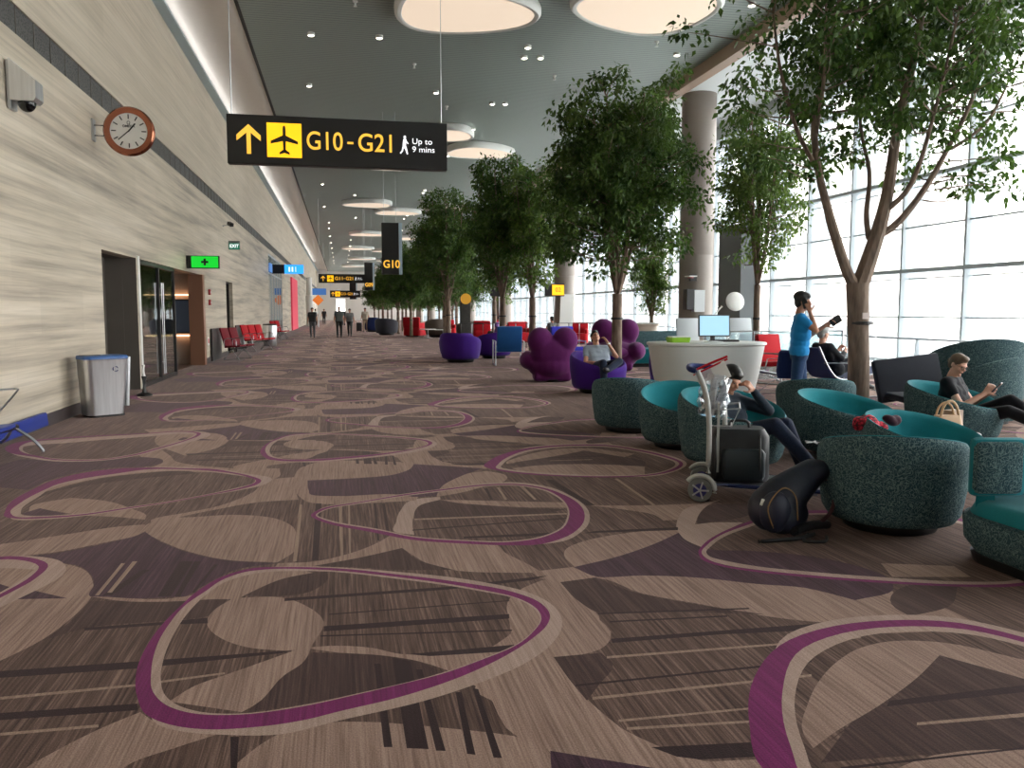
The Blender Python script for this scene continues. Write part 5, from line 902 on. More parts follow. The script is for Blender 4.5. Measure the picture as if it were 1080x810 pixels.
def tree(label, loc, stems, trunk, cents, rads, per, L, Wd, lm, seed, group='indoor ficus trees', band=True):
    """stems: list of (points, r0, r1); trunk: (points, radii)"""
    r = thing('ficus_tree', label, 'tree', loc, 0, group)
    bm = BM(); tube(bm, smoothpath(trunk[0], 5), list(np.interp(np.linspace(0, 1, (len(trunk[0]) - 1) * 5 + 1), np.linspace(0, 1, len(trunk[1])), trunk[1])), 14)
    allp = []
    for pts, r0, r1 in stems:
        sp_ = smoothpath(pts, 5); tube(bm, sp_, list(np.linspace(r0, r1, len(sp_))), 8); allp += sp_[3:]
    obj('trunk', bm, M_BARK, r, True)
    rg = random.Random(seed); tw = BM()
    for c in cents:
        c = Vector(c); q = min(allp, key=lambda p: (p - c).length + (max(0, p.z - c.z + .15)) * 2)
        mid = (q + c) / 2 + Vector((rg.uniform(-.1, .1), rg.uniform(-.1, .1), rg.uniform(-.12, .05)))
        tube(tw, smoothpath([q, mid, c], 3), list(np.linspace(.014, .004, 7)), 4, False)
    obj('twigs', tw, M_BARK, r)
    fo = link('foliage', leaves_mesh('foliage', cents, per, rads, L, Wd, lm, seed), r); fo['kind'] = 'stuff' if False else None
    del fo['kind']
    if band: obj('support_band', lathe(BM(), [(trunk[1][0] * 1.02, 0), (trunk[1][0] * 1.08, .01), (trunk[1][0] * 1.08, .04), (trunk[1][0] * 1.02, .05)], 20, (trunk[0][1][0] if False else 0, 0, 1.30)), M_DKFRAME, r)
    return r
def crown_points(n, cen, rad, seed, shell=.55, keep=None):
    rg = random.Random(seed); out = []
    while len(out) < n:
        v = Vector((rg.gauss(0, 1), rg.gauss(0, 1), rg.gauss(0, 1))).normalized() * (shell + (1 - shell) * rg.random() if rg.random() < .75 else rg.random() * .7)
        wob = 1 + .18 * math.sin(3 * v.x + seed) * math.cos(4 * v.z + seed * 2)
        p = Vector((cen[0] + v.x * rad[0] * wob, cen[1] + v.y * rad[1] * wob, cen[2] + v.z * rad[2]))
        if keep is None or keep(p): out.append(p)
    return out
# A: the large near tree (leaning low fork, stems as traced in metres relative to its base)
TA = (7.42, 10.8, 0)
trunkA = ([(0, 0, 0), (.0, 0, .6), (-.03, 0, 1.2), (-.06, .02, 1.9)], [.165, .15, .145, .16])
SA = [([(-.06, .02, 1.8), (-.25, .02, 2.1), (-.45, .08, 2.7), (-.52, .1, 2.95), (-.66, .15, 3.5), (-.72, .2, 4.2), (-.60, .2, 4.9), (-.30, .25, 6.2)], .085, .03),
      ([(-.06, .02, 1.75), (.12, .0, 2.3), (.24, -.05, 2.8), (.34, -.05, 3.3), (.42, -.1, 4.2), (.58, -.2, 5.2), (.78, -.2, 6.9)], .13, .035),
      ([(.16, 0, 2.55), (.45, -.1, 2.75), (.78, -.2, 3.2), (1.05, -.3, 3.75), (1.40, -.4, 4.6), (1.75, -.5, 6.2)], .06, .02),
      ([(.10, 0, 2.5), (.10, .1, 2.9), (.16, .15, 3.5), (.02, .2, 4.2), (.05, .4, 5.5)], .045, .015),
      ([(.25, -.05, 2.9), (.52, -.3, 3.3), (.60, -.6, 4.2), (.75, -.8, 5.5)], .045, .015),
      ([(-.66, .15, 3.5), (-1.0, .2, 4.1), (-1.3, .2, 5.0), (-1.45, .2, 6.0)], .04, .012),
      ([(-.70, .2, 4.0), (-.9, -.3, 4.7), (-1.1, -.6, 5.8)], .035, .012),
      ([(1.05, -.3, 3.75), (1.7, -.3, 4.2), (2.2, -.2, 5.0)], .03, .012)]
cA = crown_points(235, (.30, 0, 5.4), (2.9, 1.9, 2.1), 3, .35, lambda p: p.z > 3.15 + .25 * abs(p.x) * 0 and not (abs(p.x - .1) < .75 and p.z < 3.9))
cA += [Vector(p) for p in [(1.9, -.2, 3.55), (2.15, -.2, 3.35), (1.65, -.1, 3.3), (1.4, -.1, 3.45), (-1.75, .1, 3.9), (-1.6, .2, 3.7), (-1.35, .1, 3.6), (-.75, .1, 3.45), (-.2, .1, 3.75), (-.55, .1, 3.7), (-1.9, .1, 4.3), (2.2, 0, 3.8), (.1, .3, 3.9), (.75, .2, 3.55)]]
tree('largest tree with low forked trunk standing among the teal chairs', TA, SA, trunkA, cA, [.36 if i % 3 else .26 for i in range(len(cA))], 62, .105, .058, M_LEAF2, 5)
obj('tree_label', b_((7.38, 10.62, 1.43), (.11, .02, .09)), mat('paper_tag', (214, 196, 190), .7)); tag(bpy.data.objects['tree_label'], 'small pale paper tag on the largest tree trunk', 'tag')
def std_tree(label, loc, seed, h0, top, rx, n, per, L, lm, lean=0., rt=.085, shell=.5, rad=.36, cz=.0, group='indoor ficus trees', extra=()):
    rg = random.Random(seed); H = top - h0; f = h0 - .25
    trunk = ([(0, 0, 0), (lean * .3, 0, f * .5), (lean * .6, .0, f)], [rt * 1.15, rt, rt * .95]); ST = []
    for k in range(6):
        a = 2 * PI * k / 6 + rg.uniform(-.4, .4); s = rx * rg.uniform(.25, .55)
        ST.append(([(lean * .6, 0, f - .05), (lean * .6 + math.cos(a) * s * .3, math.sin(a) * s * .3, f + H * .16), (lean + math.cos(a) * s * .7, math.sin(a) * s * .7, f + H * .5), (lean + math.cos(a) * s, math.sin(a) * s, f + H * rg.uniform(.8, .97))], rt * .55, .012))
    ST.append(([(lean * .6, 0, f - .05), (lean * .8, 0, f + H * .4), (lean * 1.1, 0, f + H * .92)], rt * .8, .015))
    cc = crown_points(n, (lean, 0, (h0 + top) / 2 + cz), (rx, rx, H / 2), seed, shell) + [Vector(e) for e in extra]
    return tree(label, loc, ST, trunk, cc, [rad * rg.uniform(.7, 1.15) for _ in cc], per, L, L * .5, lm, seed, group)
tB = std_tree('slender tree with airy light crown right of the big column, behind the white desk', (9.35, 17.5, 0), 11, 2.35, 6.5, 1.2, 190, 60, .10, M_LEAF, rt=.075, shell=.3, rad=.30)
tC = std_tree('dense dark round-crowned tree behind the resting man in the violet chair', (6.36, 18.6, 0), 23, 2.15, 6.95, 1.92, 430, 70, .12, M_LEAF2, rt=.12, shell=.45, rad=.36, extra=((.8, 0, 6.5), (1.0, 0, 6.7), (1.25, 0, 6.85), (1.45, -.1, 7.05), (-1.5, 0, 3.1), (1.6, 0, 3.0)))
tE = std_tree('tree with pale forked stem just left of the dense dark tree', (6.26, 27.0, 0), 31, 2.2, 6.6, 1.3, 180, 60, .125, M_LEAF, rt=.11, shell=.3, rad=.36)
tF = std_tree('tall tree with long pale stem in the middle of the tree row', (5.44, 28.0, 0), 37, 2.2, 7.0, 1.5, 260, 66, .13, M_LEAF2, rt=.11, shell=.35, rad=.38)
dup(tE, (10.1, 26.0, 0), 1.1, .62, 'small thin tree near the column, low behind the dense dark tree')
FT = [(4.58, 36.0, tF, 1.0, 'tree with full crown at the left of the middle tree group'), (5.0, 40.5, tC, .93, 'tree behind the yellow round sign'), (6.9, 37.5, tE, 1.0, 'tree behind the tall middle tree'), (3.9, 47.5, tC, .74, 'first tree of the far dark mass left of the middle trees'), (7.0, 51, tF, .85, 'tree near the dark post, behind the middle trees'), (8.4, 44, tE, .8, 'tree in front of the far white columns')]
for k in range(9): FT.append((3.6 + .25 * (k % 3) * 3, 54 + 6.5 * k, (tC, tF)[k % 2], .76, 'walkway-side far tree, number %s from the front, beyond the G10 banner' % ('one two three four five six seven eight nine'.split()[k])))
for k in range(6): FT.append((8.6, 56 + 9 * k, (tF, tC)[k % 2], .70, 'window-side far tree, number %s from the front, near the white columns' % ('one two three four five six'.split()[k])))
for i, (x, y, src, s, lb) in enumerate(FT):
    dup(src, (x, y, 0), 1.3 * i + .4, s, lb, 'far row of indoor trees' if 'far tree' in lb else None)

# ================================================================== PEOPLE
def unit(v): v = Vector(v); return v.normalized()
def hand(bm, wr, d, n, curl=.5, s=1., spread=1., side=1):
    """wrist, pointing direction, palm normal (curls towards it); side = +1 thumb on the (d x n) side"""
    d = unit(d); n = unit(n); n = (n - d * n.dot(d)).normalized(); u = d.cross(n) * side
    wr = Vector(wr); k = s
    for o in (-.024, -.008, .008, .024): cone(bm, wr + u * o * .55 * k, wr + d * .082 * k + u * o * k, .014 * k, .0125 * k, 8)
    for i, (o, L) in enumerate(((.030, .070), (.010, .078), (-.010, .073), (-.029, .058))):
        p = wr + d * .085 * k + u * o * k; dd = (d + u * o * 3 * spread).normalized(); ang = curl * (.5 + .1 * i)
        for j, fr in enumerate((.45, .32, .23)):
            ca, sa = math.cos(ang), math.sin(ang); nd = (dd * ca + n * sa).normalized(); q = p + nd * L * fr * k
            cone(bm, p, q, (.0098 - .0012 * j) * k, (.0092 - .0013 * j) * k, 7); p = q; ang += curl * .7
    p = wr + d * .025 * k + u * .030 * k; td = (d * .6 + u * .85 + n * .25).normalized(); q = p + td * .040 * k
    cone(bm, p, q, .0125 * k, .011 * k, 7); td2 = (d * .9 + u * .35 + n * (.25 + curl * .4)).normalized(); cone(bm, q, q + td2 * .034 * k, .011 * k, .009 * k, 7)
def head(bm, c, f, up, s=1.):
    f = unit(f); up = unit(up); up = (up - f * up.dot(f)).normalized(); r = f.cross(up); M = Matrix((r, f, up)).transposed().to_4x4(); c = Vector(c)
    T = lambda v: c + (r * v[0] + f * v[1] + up * v[2]) * s
    def E_(v, rr): ell(bm, T(v), tuple(q * s for q in rr), M, 20, 14)
    E_((0, -.012, .030), (.076, .096, .088)); E_((0, .018, -.025), (.064, .074, .075)); E_((0, .035, -.075), (.042, .045, .040)); E_((0, .078, -.098), (.022, .018, .017))
    cone(bm, T((0, .088, .012)), T((0, .108, -.022)), .008 * s, .013 * s, 8); E_((0, .083, -.052), (.024, .012, .012)); E_((0, .080, .022), (.055, .012, .010))
    for sx in (-1, 1): E_((sx * .076, -.005, -.005), (.010, .020, .030)); E_((sx * .034, .066, -.028), (.022, .022, .020))
    return T, M
def face(parent, T, M, s=1., glasses=False):
    bm = BM()
    for sx in (-1, 1): ell(bm, T((sx * .030, .086, .005)), (.011 * s, .006 * s, .006 * s), M, 10, 8)
    obj('eyes', bm, M_EYE, parent, True)
    obj('mouth', ell(BM(), T((0, .093, -.056)), (.022 * s, .006 * s, .006 * s), M, 10, 8), M_LIP, parent, True)
    if glasses:
        bm = BM()
        for sx in (-1, 1):
            pts = [T((sx * .034 + .024 * math.cos(a), .104, .004 + .018 * math.sin(a))) for a in [2 * PI * k / 14 for k in range(15)]]; tube(bm, pts, .0025, 5)
            tube(bm, [T((sx * .058, .103, .008)), T((sx * .080, .0, .008))], .002, 5)
        tube(bm, [T((-.01, .106, .006)), T((.01, .106, .006))], .0025, 5); obj('glasses', bm, M_DKFRAME, parent)
def hair(parent, T, M, m, s=1., kind='short'):
    bm = BM()
    ell(bm, T((0, -.020, .044)), (.086 * s, .100 * s, .088 * s), M, 26, 18); ell(bm, T((0, -.050, -.010)), (.078 * s, .062 * s, .075 * s), M, 20, 14); ell(bm, T((0, .040, .098)), (.060 * s, .048 * s, .032 * s), M, 18, 12)
    if kind == 'full': ell(bm, T((0, -.03, .07)), (.094 * s, .105 * s, .085 * s), M, 20, 14); ell(bm, T((0, .05, .085)), (.066 * s, .050 * s, .036 * s), M, 18, 12)
    if kind == 'bun': ell(bm, T((0, -.12, .0)), (.035 * s, .035 * s, .035 * s), M, 14, 10)
    if kind == 'long':
        for sx in (-1, 1): cone(bm, T((sx * .066, -.02, .02)), T((sx * .062, .0, -.10)), .03 * s, .022 * s, 10)
    o = obj('hair', bm, m, parent); remesh(o, .012 * s, 3); return o
def person(label, loc, rz, J, skin, shirt, trousers, hairm, sleeve=.45, vox=.011, hands=True, hk='short', glasses=False, shoe=None, s=1., longsleeve=False, gender='m', open_hand=(.6, .6), pn=((0, 0, -1), (0, 0, -1)), group=None):
    """J: joints in local metres"""
    V = {k: Vector(v) for k, v in J.items()}
    bm = BM(); P, C, N, Hd = V['pelvis'], V['chest'], V['neck'], V['head']
    def torso(bm, e=0.):
        ax = (V['sl'] - V['sr']).normalized()
        for t, wd, rr in ((0, .095, .115), (.35, .085, .110), (.7, .10, .118), (1., .115, .112)):
            c = P.lerp(C, t); cone(bm, c - ax * wd, c + ax * wd, rr + e, rr + e, 14)
        cone(bm, V['sl'], V['sr'], .062 + e, .062 + e, 12); m = (V['sl'] + V['sr']) / 2
        cone(bm, C, m, .13 + e, .075 + e, 14)
        cone(bm, C - ax * .10, V['sr'], .10 + e, .06 + e, 12); cone(bm, C + ax * .10, V['sl'], .10 + e, .06 + e, 12)
    torso(bm); cone(bm, (V['sl'] + V['sr']) / 2, N, .062, .056, 12); cone(bm, N, Hd - unit(Hd - N) * .04, .056, .055, 12)
    T, M = head(bm, Hd, V['face'], V.get('up', Hd - N), 1.0)
    for q in 'lr':
        S_, E_, W_ = V['s' + q], V['e' + q], V['w' + q]
        cone(bm, S_, E_, .050, .041, 12); cone(bm, E_, W_, .041, .026, 12)
        if hands: i = 0 if q == 'l' else 1; hand(bm, W_, V.get('h' + q, W_ - E_), V.get('n' + q, pn[i]), open_hand[i], 1.05, 1., 1 if q == 'l' else -1)
        else: cone(bm, W_, W_ + unit(W_ - E_) * .13, .03, .02, 8)
        Hp, K, An = V['p' + q], V['k' + q], V['a' + q]; cone(bm, Hp, K, .082, .052, 12); cone(bm, K, K.lerp(An, .3), .052, .054, 12); cone(bm, K.lerp(An, .3), An, .054, .036, 12)
        cone(bm, An, V['t' + q], .036, .030, 10)
    cone(bm, V['pl'], V['pr'], .10, .10, 12)
    body = obj('person', bm, skin); body.location = loc; body.rotation_euler = (0, 0, rz); tag(body, label, 'person', group); body.scale = (s, s, s); remesh(body, vox if not hands else min(vox, .009), 1)
    bs = BM(); torso(bs, .014); cone(bs, (V['sl'] + V['sr']) / 2, ((V['sl'] + V['sr']) / 2).lerp(N, .35), .078, .066, 12)
    for q in 'lr':
        S_, E_, W_ = V['s' + q], V['e' + q], V['w' + q]
        if longsleeve: cone(bs, S_, E_, .066, .056, 12); cone(bs, E_, E_.lerp(W_, .93), .056, .038, 12)
        else: cone(bs, S_, S_.lerp(E_, sleeve), .068, .062, 12)
    so = obj('shirt', bs, shirt, body); remesh(so, vox * 1.2, 3)
    bt = BM(); ax = (V['sl'] - V['sr']).normalized(); cone(bt, P - ax * .085, P + ax * .085, .124, .124, 14); cone(bt, V['pl'], V['pr'], .118, .118, 14); cone(bt, P, P.lerp(C, .15), .125, .118, 14)
    for q in 'lr':
        Hp, K, An = V['p' + q], V['k' + q], V['a' + q]; cone(bt, Hp, K, .100, .070, 14); cone(bt, K, K.lerp(An, .4), .070, .068, 12); cone(bt, K.lerp(An, .4), An.lerp(K, .05), .068, .056, 12)
    to = obj('trousers', bt, trousers, body); remesh(to, vox * 1.2, 3)
    face(body, T, M, 1., glasses); hair(body, T, M, hairm, 1., hk)
    for q in 'lr':
        d = (V['t' + q] - V['a' + q]); b2 = BM(); a = V['a' + q]; t = V['t' + q]; dn = Vector((0, 0, -1)) if abs(d.normalized().z) < .8 else unit(V['k' + q] - V['a' + q]).cross(Vector((1, 0, 0)))
        cone(b2, a + d * -.25, a + d * .1, .046, .048, 12); cone(b2, a + d * .1, t + d * .12, .048, .038, 12); cone(b2, a, a.lerp(V['k' + q], .1), .046, .044, 10)
        o = obj('shoe', b2, shoe or M_BLACK, body); remesh(o, .012, 2)
    return body, T, M
STAND = dict(pelvis=(0, 0, .96), chest=(0, .0, 1.27), neck=(0, -.01, 1.47), head=(0, .02, 1.605), face=(0, 1, 0), sl=(-.185, 0, 1.40), sr=(.185, 0, 1.40),
             pl=(-.09, 0, .90), pr=(.09, 0, .90), kl=(-.10, .02, .50), kr=(.10, .02, .50), al=(-.11, -.01, .09), ar=(.11, -.01, .09), tl=(-.12, .13, .04), tr=(.12, .13, .04),
             el=(-.25, -.02, 1.12), er=(.25, -.02, 1.12), wl=(-.26, .06, .88), wr=(.26, .06, .88))
# 1 standing man, blue shirt, phone at ear, facing the glass (+X): local +Y -> world +X
J = dict(STAND); J.update(er=(.27, .18, 1.24), wr=(.14, .11, 1.49), hr=(-.25, -.25, 1.0), nr=(-1, -.1, 0), el=(-.22, .12, 1.14), wl=(-.14, .34, 1.30), hl=(.0, .8, .5), nl=(.7, 0, -.3), ar=(.10, -.16, .09), tr=(.11, -.02, .04), kr=(.10, -.04, .50), kl=(-.10, .06, .50), al=(-.10, .10, .09), tl=(-.11, .24, .04), face=(.08, 1, -.08), chest=(0, .02, 1.27), head=(0, .03, 1.62))
pm, T, M = person('person in bright blue short-sleeved shirt and jeans, standing with a hand to the ear', (6.12, 10.25, 0), A(-116), J, M_SKIN, fabric('bright_blue_cotton', (38, 140, 205)), M_DENIM, M_HAIRB, .5, .010, hk='full', open_hand=(.9, .7), s=1.0)
def in_local(par, name, bm, m, label, cat):     # held things are things of their own
    o = obj(name, bm, m, None, True); tag(o, label, cat); bpy.context.view_layer.update(); o.matrix_world = Matrix.Translation(par.location) @ Matrix.Rotation(par.rotation_euler.z, 4, 'Z') @ Matrix.Diagonal((*par.scale, 1)); return o
in_local(pm, 'passport_wallet', b_((-.12, .47, 1.37), (.02, .15, .105), (.6, 0, .1), .004), M_BLACK, 'dark wallet held out in front by the standing person in blue', 'wallet')
in_local(pm, 'mobile_phone', b_((.088, .05, 1.60), (.012, .07, .135), (.3, 0, 0), .004), M_BLACK, 'dark phone at the ear of the standing person in blue', 'phone')
o = in_local(pm, 'shoulder_bag', rr_loft(BM(), [(.12, .28, .05, .56, -.24, -.12), (.15, .32, .06, .66, -.24, -.12), (.13, .30, .05, .92, -.23, -.10), (.06, .26, .02, .95, -.23, -.10)]), M_NAVY, 'dark navy bag hanging behind the standing person in blue', 'bag')
# sitting helper
SIT = dict(pelvis=(0, .02, .50), chest=(0, -.10, .80), neck=(0, -.15, 1.0), head=(0, -.13, 1.14), face=(0, 1, -.1), sl=(-.185, -.14, .93), sr=(.185, -.14, .93), pl=(-.09, .04, .48), pr=(.09, .04, .48), kl=(-.12, .48, .52), kr=(.12, .48, .52), al=(-.13, .56, .10), ar=(.13, .56, .10), tl=(-.14, .70, .04), tr=(.14, .70, .04), el=(-.26, -.02, .70), er=(.26, -.02, .70), wl=(-.10, .20, .62), wr=(.10, .20, .62))
# 2 older man on the recliner, facing +X
J = dict(SIT); J.update(chest=(0, -.16, .76), neck=(0, -.24, .96), head=(0, -.22, 1.10), sl=(-.185, -.22, .88), sr=(.185, -.22, .88), el=(-.24, -.02, .68), er=(.24, -.02, .68), wl=(-.08, .16, .80), wr=(.08, .16, .78), kl=(-.10, .46, .62), kr=(.12, .44, .60), al=(-.08, .66, .28), ar=(.12, .62, .20), tl=(-.08, .80, .32), tr=(.12, .76, .16), face=(.0, 1, -.12), hl=(.1, .5, .6), hr=(-.1, .5, .6), nl=(1, 0, 0), nr=(-1, 0, 0))
p2, T, M = person('older grey-haired person in dark clothes, seated on the navy recliner by the glass wall', (8.42, 13.0, 0), A(-83), J, M_SKIN2, fabric('dark_jacket', (36, 38, 44)), fabric('dark_trousers', (32, 34, 42)), M_HAIRG, longsleeve=True, vox=.012, open_hand=(.8, .8))
# 3 woman with phone in tub chair, turned towards +X / camera
J = dict(SIT); J.update(pelvis=(0, 0, .42), chest=(0, -.10, .70), neck=(0, -.12, .90), head=(0, -.06, 1.03), face=(.50, .9, -.40), up=(0, .35, 1), sl=(-.175, -.12, .83), sr=(.175, -.12, .83), el=(-.26, .03, .58), er=(.24, .06, .58), wl=(-.07, .24, .72), wr=(.07, .24, .73), hl=(.2, .5, .5), hr=(-.1, .4, .6), nl=(.8, .1, .3), nr=(-.8, 0, .3),
      pl=(-.09, .04, .42), pr=(.09, .04, .42), kl=(-.08, .46, .66), kr=(.14, .50, .56), al=(-.10, .78, .44), ar=(.12, .86, .42), tl=(-.12, .90, .52), tr=(.12, .98, .50))
p3, T, M = person('person with glasses and black T-shirt looking at a phone in a teal chair', (6.88, 8.08, -.14), A(-146), J, M_SKIN2, fabric('black_cotton', (26, 26, 32)), fabric('black_trousers', (24, 24, 30)), M_HAIRBR, .42, .010, hk='bun', glasses=True, open_hand=(1.0, 1.0))
in_local(p3, 'mobile_phone', b_((.01, .345, .80), (.075, .012, .14), (-.7, 0, 0), .004), mat('phone_grey', (60, 62, 68), .25), 'phone held in both hands by the person in the black T-shirt', 'phone')
# 4 sleeping person in tub chair with crossed legs
J = dict(SIT); J.update(pelvis=(0, -.02, .44), chest=(-.02, -.14, .66), neck=(-.03, -.16, .82), head=(-.05, -.08, .95), face=(.15, .92, -.34), up=(-.15, .35, .9), sl=(-.18, -.14, .76), sr=(.15, -.18, .77), er=(.18, .10, .56), wr=(.0, .24, .56), hr=(-.8, .3, -.1), nr=(0, 0, -1), el=(-.38, .10, .66), wl=(-.20, .06, .86), hl=(.5, -.05, .5), nl=(.6, -.6, .4),
      pl=(-.09, .04, .44), pr=(.09, .04, .44), kl=(-.18, .46, .58), kr=(.04, .52, .60), al=(-.30, .60, .14), ar=(-.16, .78, .24), tl=(-.38, .72, .08), tr=(-.22, .90, .16))
p4, T, M = person('person asleep in a teal chair behind the luggage trolley, dark jacket and jeans', (3.60, 7.14, -.11), A(-158), J, M_SKIN, fabric('dark_teal_jacket', (38, 48, 60)), M_DENIMD, M_HAIRB, longsleeve=True, vox=.010, hk='full', open_hand=(1.1, .5), shoe=mat('brown_shoe', (74, 58, 48), .6))
# 5 man resting in the violet tub chair, facing the camera
J = dict(SIT); J.update(pelvis=(0, .02, .46), chest=(0, -.14, .70), neck=(0, -.22, .88), head=(.0, -.26, 1.01), face=(.1, .8, .55), up=(0, -.6, .8), sl=(-.185, -.2, .80), sr=(.185, -.2, .80), el=(-.36, -.10, .66), wl=(-.17, -.06, .92), hl=(.4, -.1, .6), nl=(.8, 0, 0), er=(.28, .02, .56), wr=(.05, .16, .56), hr=(-.8, .2, 0), nr=(0, 0, -1), kl=(-.22, .42, .60), kr=(.10, .46, .58), al=(.08, .60, .46), ar=(.12, .58, .10), tl=(.16, .72, .48), tr=(.13, .72, .04))
p5, T, M = person('person in grey T-shirt resting head back in a violet chair, one hand raised', (4.62, 14.45, 0), A(-178), J, M_SKIN, fabric('grey_cotton', (150, 160, 172)), M_DENIMD, M_HAIRB, .5, .012, hk='short', open_hand=(.6, .4))
in_local(p5, 'wristband', lathe(BM(), [(.030, 0), (.034, .0), (.034, .03), (.030, .03)], 20, (-.19, -.065, .89)), M_WHITE, 'pale wristband on the raised arm of the person resting in violet chair', 'wristband')
# walkers
def walker(label, x, y, rz, shirt, tr, skin=M_SKIN, s=1., ph=1, hairm=M_HAIRB):
    J = dict(STAND); J.update(kl=(-.10, .10 * ph, .50), al=(-.10, .16 * ph, .09), tl=(-.11, .30 * ph if ph > 0 else -.02, .04), kr=(.10, -.04 * ph, .50), ar=(.10, -.20 * ph, .10), tr=(.10, -.08 * ph, .04), wl=(-.27, -.06, .90), wr=(.27, .14, .90))
    if ph < 0: J.update(tr=(.10, .34, .04), tl=(-.10, -.03, .04))
    return person(label, (x, y, 0), rz, J, skin, shirt, tr, hairm, .5, .022, hands=False, s=s)[0]
w1 = walker('person in black T-shirt walking alone towards the camera at the left of the walkway', -1.62, 48.3, A(180), M_BLACK, fabric('grey_trousers', (92, 92, 98)), s=.98)
w2 = walker('person in grey-green top walking in the middle of the walkway, left of a pair', -.13, 47.9, A(180), fabric('grey_green_top', (92, 98, 96)), M_BLACK, s=1.02, ph=-1)
w3 = walker('person in patterned grey shirt walking right of the pair', .48, 50.5, A(172), fabric('grey_print', (130, 128, 126)), M_BLACK, s=.95)
w4 = walker('person in pale top walking with a dark suitcase', 1.66, 60.0, A(170), fabric('pale_top', (190, 178, 162)), fabric('khaki', (150, 134, 116)), ph=-1)
r = thing('suitcase', 'small dark suitcase beside the person in the pale top', 'suitcase', (1.22, 59.8, 0)); obj('case_body', b_((0, 0, .38), (.38, .24, .60), None, .04), M_BLACK, r, True); obj('handle', tube(BM(), [(-.1, 0, .66), (-.1, 0, .95), (.1, 0, .95), (.1, 0, .66)], .012, 6), M_STEEL2, r)
for sx in (-.14, .14): obj('wheel', lathe(BM(), [(.04, -.015), (.04, .015)], 12, (sx, 0, .04)), M_BLACK, r)
walker('far person in dark clothes near the orange sign', -1.9, 95, A(180), M_BLACK, M_BLACK); walker('far person in white shirt near the orange sign', -2.7, 90, A(0), M_WHITE, M_BLACK)
walker('far person in dark clothes in the middle of the hall', .2, 88, A(0), M_BLACK, M_DENIMD)
J = dict(SIT)
person('person in purple top seated far behind the barrier posts', (7.0, 37.2, 0), A(30), J, M_SKIN, fabric('lilac', (120, 90, 150)), M_BLACK, M_HAIRB, vox=.022, hands=False)
person('person in black seated far behind the barrier posts, right of the one in purple', (9.0, 35.4, 0), A(30), J, M_SKIN, M_BLACK, M_BLACK, M_HAIRB, vox=.022, hands=False)
person('person with long dark hair seated near the far brown tub seats', (6.98, 46.4, 0), A(200), J, M_SKIN, M_BLACK, M_BLACK, M_HAIRB, vox=.022, hands=False)

# ================================================================== TROLLEY AND BAGS
r = thing('luggage_trolley', 'small steel luggage trolley with navy wheel and tall pole in front of the sleeping person', 'trolley', (2.80, 6.02, 0), A(-26))
fr = M_STEEL2; grey = mat('trolley_grey', (176, 176, 172), .5)
obj('pole', tube(BM(), smoothpath([(.03, 0, .22), (.03, 0, .6), (.0, .0, .85), (-.07, 0, 1.03)], 4), .022, 10), grey, r, True)
obj('pole', tube(BM(), smoothpath([(.15, .42, .22), (.15, .42, .6), (.12, .42, .85), (.05, .42, 1.03)], 4), .022, 10), grey, r, True)
obj('upright_panel', b_((.10, .20, .50), (.02, .36, .55)), grey, r)
obj('handle', tube(BM(), smoothpath([(-.07, -.05, 1.03), (-.13, .0, 1.045), (-.13, .4, 1.045), (.05, .47, 1.03)], 4), .022, 10), M_NAVY, r, True)
for yy in (-.06, .46):
    w_ = obj('wheel', lathe(BM(), [(.055, -.022), (.088, -.024), (.095, -.015), (.095, .015), (.088, .024), (.055, .022)], 32), mat('tyre_grey', (120, 122, 120), .7), r, True); w_.rotation_euler = (PI / 2, 0, 0); w_.location = (-.03, yy, .095)
    h_ = obj('wheel_hub', lathe(BM(), [(.0, -.028), (.06, -.026), (.07, -.02), (.07, .02), (0, .028)], 24), mat('navy_hub', (36, 36, 110), .35), r, True); h_.rotation_euler = (PI / 2, 0, 0); h_.location = (-.03, yy, .095)
    bm = BM()
    for k in range(5): a = 2 * PI * k / 5; box(bm, (-.03 + .035 * math.cos(a), yy - .028, .095 + .035 * math.sin(a)), (.07, .008, .012), (0, -a, 0))
    obj('wheel_spokes', bm, M_STEEL2, r)
    obj('wheel_guard', tube(BM(), [(-.03 + .115 * math.cos(a), yy, .095 + .115 * math.sin(a)) for a in [math.radians(q) for q in range(-10, 150, 12)]], .018, 8), grey, r, True)
obj('platform', b_((.48, .2, .13), (.86, .46, .03), None, .01), fr, r); obj('platform_edge', tube(BM(), smoothpath([(.0, -.03, .14), (.9, -.03, .12), (.94, .2, .12), (.9, .43, .12), (0, .43, .14)], 4), .016, 8), M_NAVY, r, True)
obj('front_wheel', lathe(BM(), [(.05, -.015), (.05, .015)], 20), M_BLACK, r, True); r.children[-1].rotation_euler = (PI / 2, 0, 0); r.children[-1].location = (.85, .2, .05); obj('wheel_fork', b_((.85, .2, .085), (.04, .05, .08)), fr, r)
obj('basket', tube(tube(tube(BM(), [(.0, .0, .72), (.26, .0, .74), (.26, .42, .74), (.12, .42, .72)], .008, 6), [(.02, 0, .60), (.20, 0, .60), (.20, .42, .60), (.12, .42, .60)], .006, 6), [(.26, 0, .74), (.20, 0, .60)], .006, 6), fr, r)
